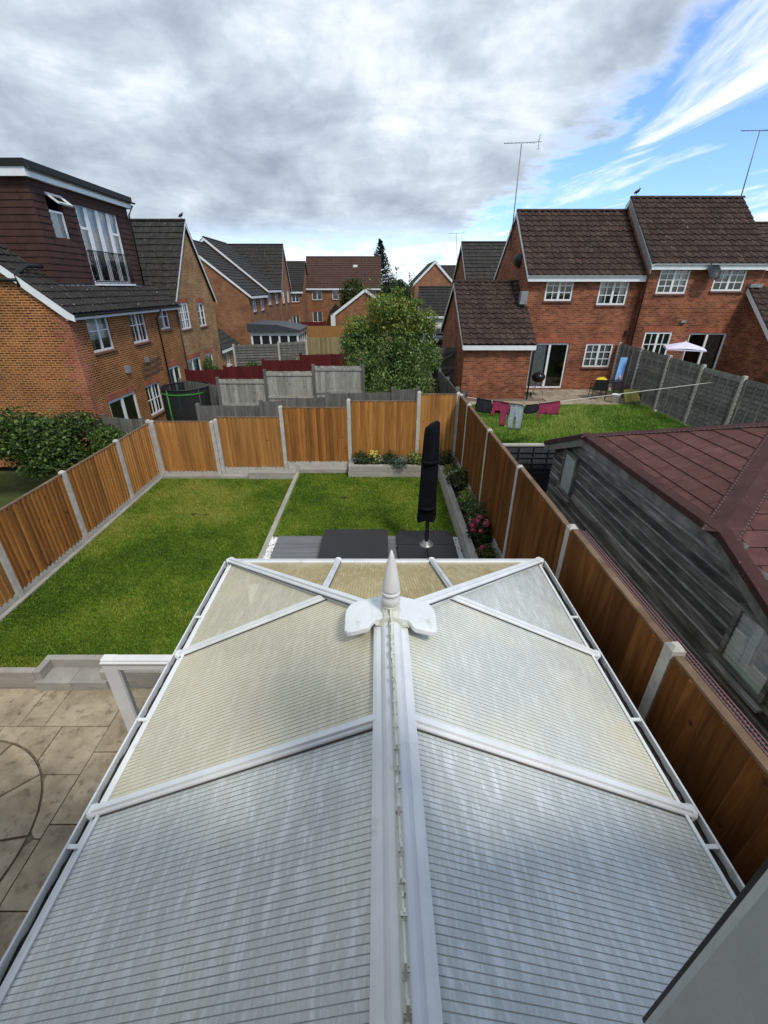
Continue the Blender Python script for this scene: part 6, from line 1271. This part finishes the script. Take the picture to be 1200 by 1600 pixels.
# ------------------------------------------------------------------ washing line and clothes
WLA, WLB = Vector((2.25, 11.44, -2.52)), Vector((10.85, 14.5, -2.73))
def wl(s): return WLA.lerp(WLB, s) + Vector((0, 0, -0.62 * min(s / .22, (1 - s) / .78) * (1.0 if True else 0) * .55))
mb = MB(); mb.tube([wl(i / 60) for i in range(61)], .008, 5); tag(mb.build('washing_line', mat('pale_rope', (0.6, 0.6, 0.52), rough=.8), None), 'pale washing line stretched across the right neighbour lawn', 'washing line')
mb = MB(); mb.lathe((0, 0, 0), [(.02, -.04), (.10, -.04), (.11, 0), (.10, .04), (.02, .04)], 16); tag(mb.build('line_reel', BLACKP, None, world=Matrix.Translation((2.22, 11.42, -2.46)) @ Matrix.Rotation(R(80), 4, 'X')), 'round black washing line reel on the corner post', 'reel')
def garment(name, label, s0, s1, drop, matl, shape):
    """cloth folded over the line; shape(f) gives the drop fraction across its width"""
    mb = MB(); n = 26; m = 8; V = []
    for side in (0, 1):
        for j in range(m + 1):
            for i in range(n + 1):
                f = i / n; p = wl(s0 + (s1 - s0) * f); dr = drop * shape(f, side) * j / m
                w = .02 * math.sin(9 * f + 2 * side) * (j / m) + .012 * math.sin(23 * f) * (j / m); V.append((p.x + .01 * math.sin(7 * j / m + 5 * f), p.y + (-.02 - .03 * j / m if side == 0 else .02 + .02 * j / m) + w, p.z + .012 - dr))
    k = (n + 1) * (m + 1); F = []
    for side in (0, 1):
        F += [(side * k + j * (n + 1) + i, side * k + j * (n + 1) + i + 1, side * k + (j + 1) * (n + 1) + i + 1, side * k + (j + 1) * (n + 1) + i) for j in range(m) for i in range(n)]
    F += [(i, i + 1, k + i + 1, k + i) for i in range(n)]
    mb.mesh(V, F, 0, True); o = mb.build(name, matl, None); tag(o, label, 'clothing', 'clothes on the washing line')
    sm = o.modifiers.new('thick', 'SOLIDIFY'); sm.thickness = .006; return o
MAG = mat('magenta_cloth', [(0.3, (0.17, 0.016, 0.045)), (0.7, (0.27, 0.035, 0.08))], 8, rough=.9, bump=.4, bscale=18); BCL = mat('black_cloth', (0.012, 0.012, 0.014), rough=.9); GCL = mat('grey_blue_cloth', [(0.3, (0.16, 0.20, 0.22)), (0.7, (0.34, 0.39, 0.41))], 22, rough=.9)
one = lambda f, s: 1.0
legs = lambda f, s: .55 if s else (1.0 if f < .30 or f > .62 else .42)
garment('black_shirt', 'black shirt at the left end of the washing line', .042, .094, .34, BCL, one)
garment('red_trousers', 'magenta trousers hanging second from the left on the line', .097, .158, .66, MAG, lambda f, s: .5 if s else (.62 if f < .15 else .38 if f < .5 else 1.0 if f < .85 else .45))
garment('grey_trousers', 'pale grey trousers in the middle of the washing line', .160, .208, .72, GCL, lambda f, s: .45 if s else (1.0 if f < .4 or f > .5 else .5))
garment('black_shorts', 'black shorts second from the right on the line', .216, .262, .24, BCL, one)
garment('red_shirt', 'magenta shirt at the right end of the washing line', .264, .345, .44, MAG, lambda f, s: .5 if s else (1.0 if f < .1 else .62 + .25 * f if f < .88 else .85))

# ------------------------------------------------------------------ things on the neighbour patio
KB = thing('kettle_barbecue', 'black kettle barbecue on legs by the patio door', 'barbecue', (7.05, 19.7, NLZ)); kz = NLZ; kx, ky = 7.08, 19.75
mb = MB(); mb.lathe((kx, ky, kz + .55), [(.05, 0), (.18, .04), (.26, .13), (.285, .22), (.29, .23), (.28, .29), (.22, .38), (.12, .44), (.02, .46)], 22); mb.build('bowl_and_lid', mat('black_enamel', (0.012, 0.012, 0.013), rough=.2), KB)
for t in (90, 210, 330): mb = MB(); mb.tube([(kx + .15 * math.cos(R(t)), ky + .15 * math.sin(R(t)), kz + .6), (kx + .3 * math.cos(R(t)), ky + .3 * math.sin(R(t)), kz)], .013, 6); mb.build('leg', LEAD, KB)
mb = MB(); mb.lathe((0, 0, 0), [(.02, -.02), (.08, -.02), (.08, .02), (.02, .02)], 14); mb.build('wheel', BLACKP, KB, world=Matrix.Translation((kx - .26, ky - .15, kz + .08)) @ Matrix.Rotation(R(90), 4, 'Y'))
mb = MB(); mb.tube([(kx - .06, ky, kz + 1.02), (kx, ky, kz + 1.06), (kx + .06, ky, kz + 1.02)], .012, 6); mb.build('handle', BLACKP, KB)
def chair(label, x, y, rot, matl, recl=0):
    T = link('garden_chair', None, None, Matrix.Translation((x, y, NLZ)) @ Matrix.Rotation(R(rot), 4, 'Z')); T['label'] = label; T['category'] = 'chair'; M0 = WM[T]
    mb = MB(); mb.box(-.26, .26, -.25, .25, .40, .44); mb.build('seat', matl, T, world=M0)
    mb = MB(); mb.prism([(-.26, .23, .44), (.26, .23, .44), (.26, .33, .86), (-.26, .33, .86)], (0, .03, 0)); mb.build('backrest', matl, T, world=M0)
    for sx_ in (-.25, .25):
        mb = MB(); mb.tube([(sx_, -.25, .62), (sx_, .26, .64)], .018, 6); mb.tube([(sx_, -.24, .62), (sx_, -.24, .42)], .014, 6); mb.build('armrest', BLACKP, T, world=M0)
        for sy_ in (-.23, .23): mb = MB(); mb.tube([(sx_, sy_, .42), (sx_ * 1.08, sy_ * 1.15, 0)], .014, 6); mb.build('leg', BLACKP, T, world=M0)
chair('black garden chair carrying a yellow bag', 9.45, 19.0, 170, mat('black_rattan', (0.02, 0.02, 0.02), rough=.7))
mb = MB(); p, u = lobes_cloud([(0, 0, 0, 1, 1, 1)], 1); V = []; n = 14
for j in range(8):
    for i in range(n): t = 2 * math.pi * i / n; e = math.sin(math.pi * (j + .3) / 7.6) ** .6; w = 1 + .16 * math.sin(3 * t + j) + .1 * math.sin(7 * t); V.append((9.52 + .26 * e * w * math.cos(t), 19.0 + .18 * e * w * math.sin(t), NLZ + .62 + .042 * j))
mb.mesh(V, [(j * n + i, j * n + (i + 1) % n, (j + 1) * n + (i + 1) % n, (j + 1) * n + i) for j in range(7) for i in range(n)] + [tuple(range(7 * n, 8 * n))], 0, True); tag(mb.build('yellow_bag', mat('yellow_plastic', (0.62, 0.48, 0.02), rough=.5), None), 'crumpled bright yellow bag on the black garden chair', 'bag')
TB = thing('garden_table', 'small dark table against the old lap fence', 'table', (10.15, 19.2, NLZ)); mb = MB(); mb.box(9.8, 10.45, 18.95, 19.55, NLZ + .68, NLZ + .72); mb.build('table_top', DGREY, TB)
for sx_ in (9.84, 10.41):
    for sy_ in (18.99, 19.51): mb = MB(); mb.tube([(sx_, sy_, NLZ + .68), (sx_, sy_, NLZ)], .018, 6); mb.build('leg', DGREY, TB)
mb = MB(); mb.lathe((10.33, 19.15, NLZ + .72), [(.05, 0), (.055, .16), (.05, .2), (.02, .23), (.02, .28)], 12); tag(mb.build('bottle', mat('pink_white_plastic', (0.65, 0.35, 0.33), rough=.4), None), 'pink and white bottle on the dark table', 'bottle')
mb = MB(); mb.prism([(10.25, 19.35, NLZ + .73), (10.58, 19.35, NLZ + .73), (10.74, 19.62, NLZ + 1.62), (10.44, 19.62, NLZ + 1.62)], (0, .05, 0)); tag(mb.build('blue_board', mat('light_blue_plastic', (0.16, 0.36, 0.70), rough=.5), None, bevel=.02), 'light blue board leaning above the dark table', 'board')
BK = thing('white_bucket', 'white bucket under the dark garden table', 'bucket', (9.95, 18.35, NLZ)); mb = MB(); mb.lathe((9.92, 18.3, NLZ), [(.14, 0), (.17, .34), (.18, .35), (.16, .35), (.13, .05), (.01, .04)], 20); mb.build('pail', WHITE, BK); mb = MB(); mb.tube([(9.92 + .18 * math.cos(R(t)), 18.28, NLZ + .33 - .14 * math.sin(R(t))) for t in range(0, 181, 20)], .006, 5); mb.build('handle', LEAD, BK)
LO = thing('garden_lounger', 'olive green folded lounger against the lap fence', 'lounger', (10.5, 18.1, NLZ)); mb = MB(); mb.prism([(10.1, 17.85, NLZ + .12), (10.78, 17.95, NLZ + .15), (10.8, 18.35, NLZ + .55), (10.15, 18.25, NLZ + .55)], (0, .05, -.05)); mb.build('fabric', mat('olive_fabric', (0.13, 0.125, 0.03), rough=.85), LO); mb = MB(); mb.prism([(10.1, 17.8, NLZ + .02), (10.78, 17.9, NLZ + .02), (10.78, 17.93, NLZ + .15), (10.1, 17.83, NLZ + .13)], (0, .04, 0)); mb.build('frame', mat('dark_green_fabric', (0.05, 0.06, 0.03)), LO)
# pale parasol beyond the lap fence
PU = thing('pale_parasol', 'small open pale lilac parasol behind the lap fence', 'parasol', (12.0, 18.1, -4.2)); c = Vector((12.0, 18.1, -1.86)); LIL = mat('lilac_canvas', (0.62, 0.58, 0.74), rough=.8); h = .92
cs = [c + Vector((h * math.cos(R(a)), h * math.sin(R(a)), -.22)) for a in (20, 110, 200, 290)]
for i in range(4): mb = MB(); a, b = cs[i], cs[(i + 1) % 4]; m_ = (a + b) / 2 + Vector((0, 0, .03)); mb.poly([c, a, m_]); mb.poly([c, m_, b]); mb.poly([a, b, b + Vector((0, 0, -.05)), a + Vector((0, 0, -.05))]); mb.build('canopy_panel', LIL, PU)
mb = MB(); mb.tube([(12, 18.1, -4.3), (12, 18.1, -1.82)], .02, 6); mb.build('pole', WHITE, PU)
for p in cs: mb = MB(); mb.tube([c + Vector((0, 0, -.01)), p + Vector((0, 0, -.012))], .009, 4); mb.build('rib', WHITE, PU)

# ------------------------------------------------------------------ the house the picture is taken from: wall under the window and the window stile
OW = thing('own_house', 'brick wall and window frame of the house above the conservatory', 'house', (0, 0, PZ))
mb = MB(); mb.box(-4.5, 4.5, -.20, .085, PZ - .1, -.62); mb.build('wall', RED, OW)
mb = MB(); mb.box(-.55, .30, -.03, .105, -.62, -.585); mb.build('sill', SILLM, OW)
GFR = mat('grey_white_frame', [(0.3, (0.25, 0.27, 0.26)), (0.7, (0.33, 0.35, 0.34))], 9, rough=.4, bump=.1, bscale=90)
mb = MB(); mb.prism([(.205, .113, -.58), (.222, .118, -.58), (.232, .133, -.58), (.262, .136, -.58), (.275, .11, -.58), (.30, .11, -.58), (.30, .05, -.58), (.205, .05, -.58)], (0, 0, 1.3)); mb.build('window_stile', GFR, OW)
mb = MB(); mb.box(.236, .258, .130, .1385, -.58, .72); mb.build('glazing_gasket', BLACKP, OW)
mb = MB(); mb.box(.301, .9, .070, .076, -.58, .72); mb.build('pane', GLASS, OW)
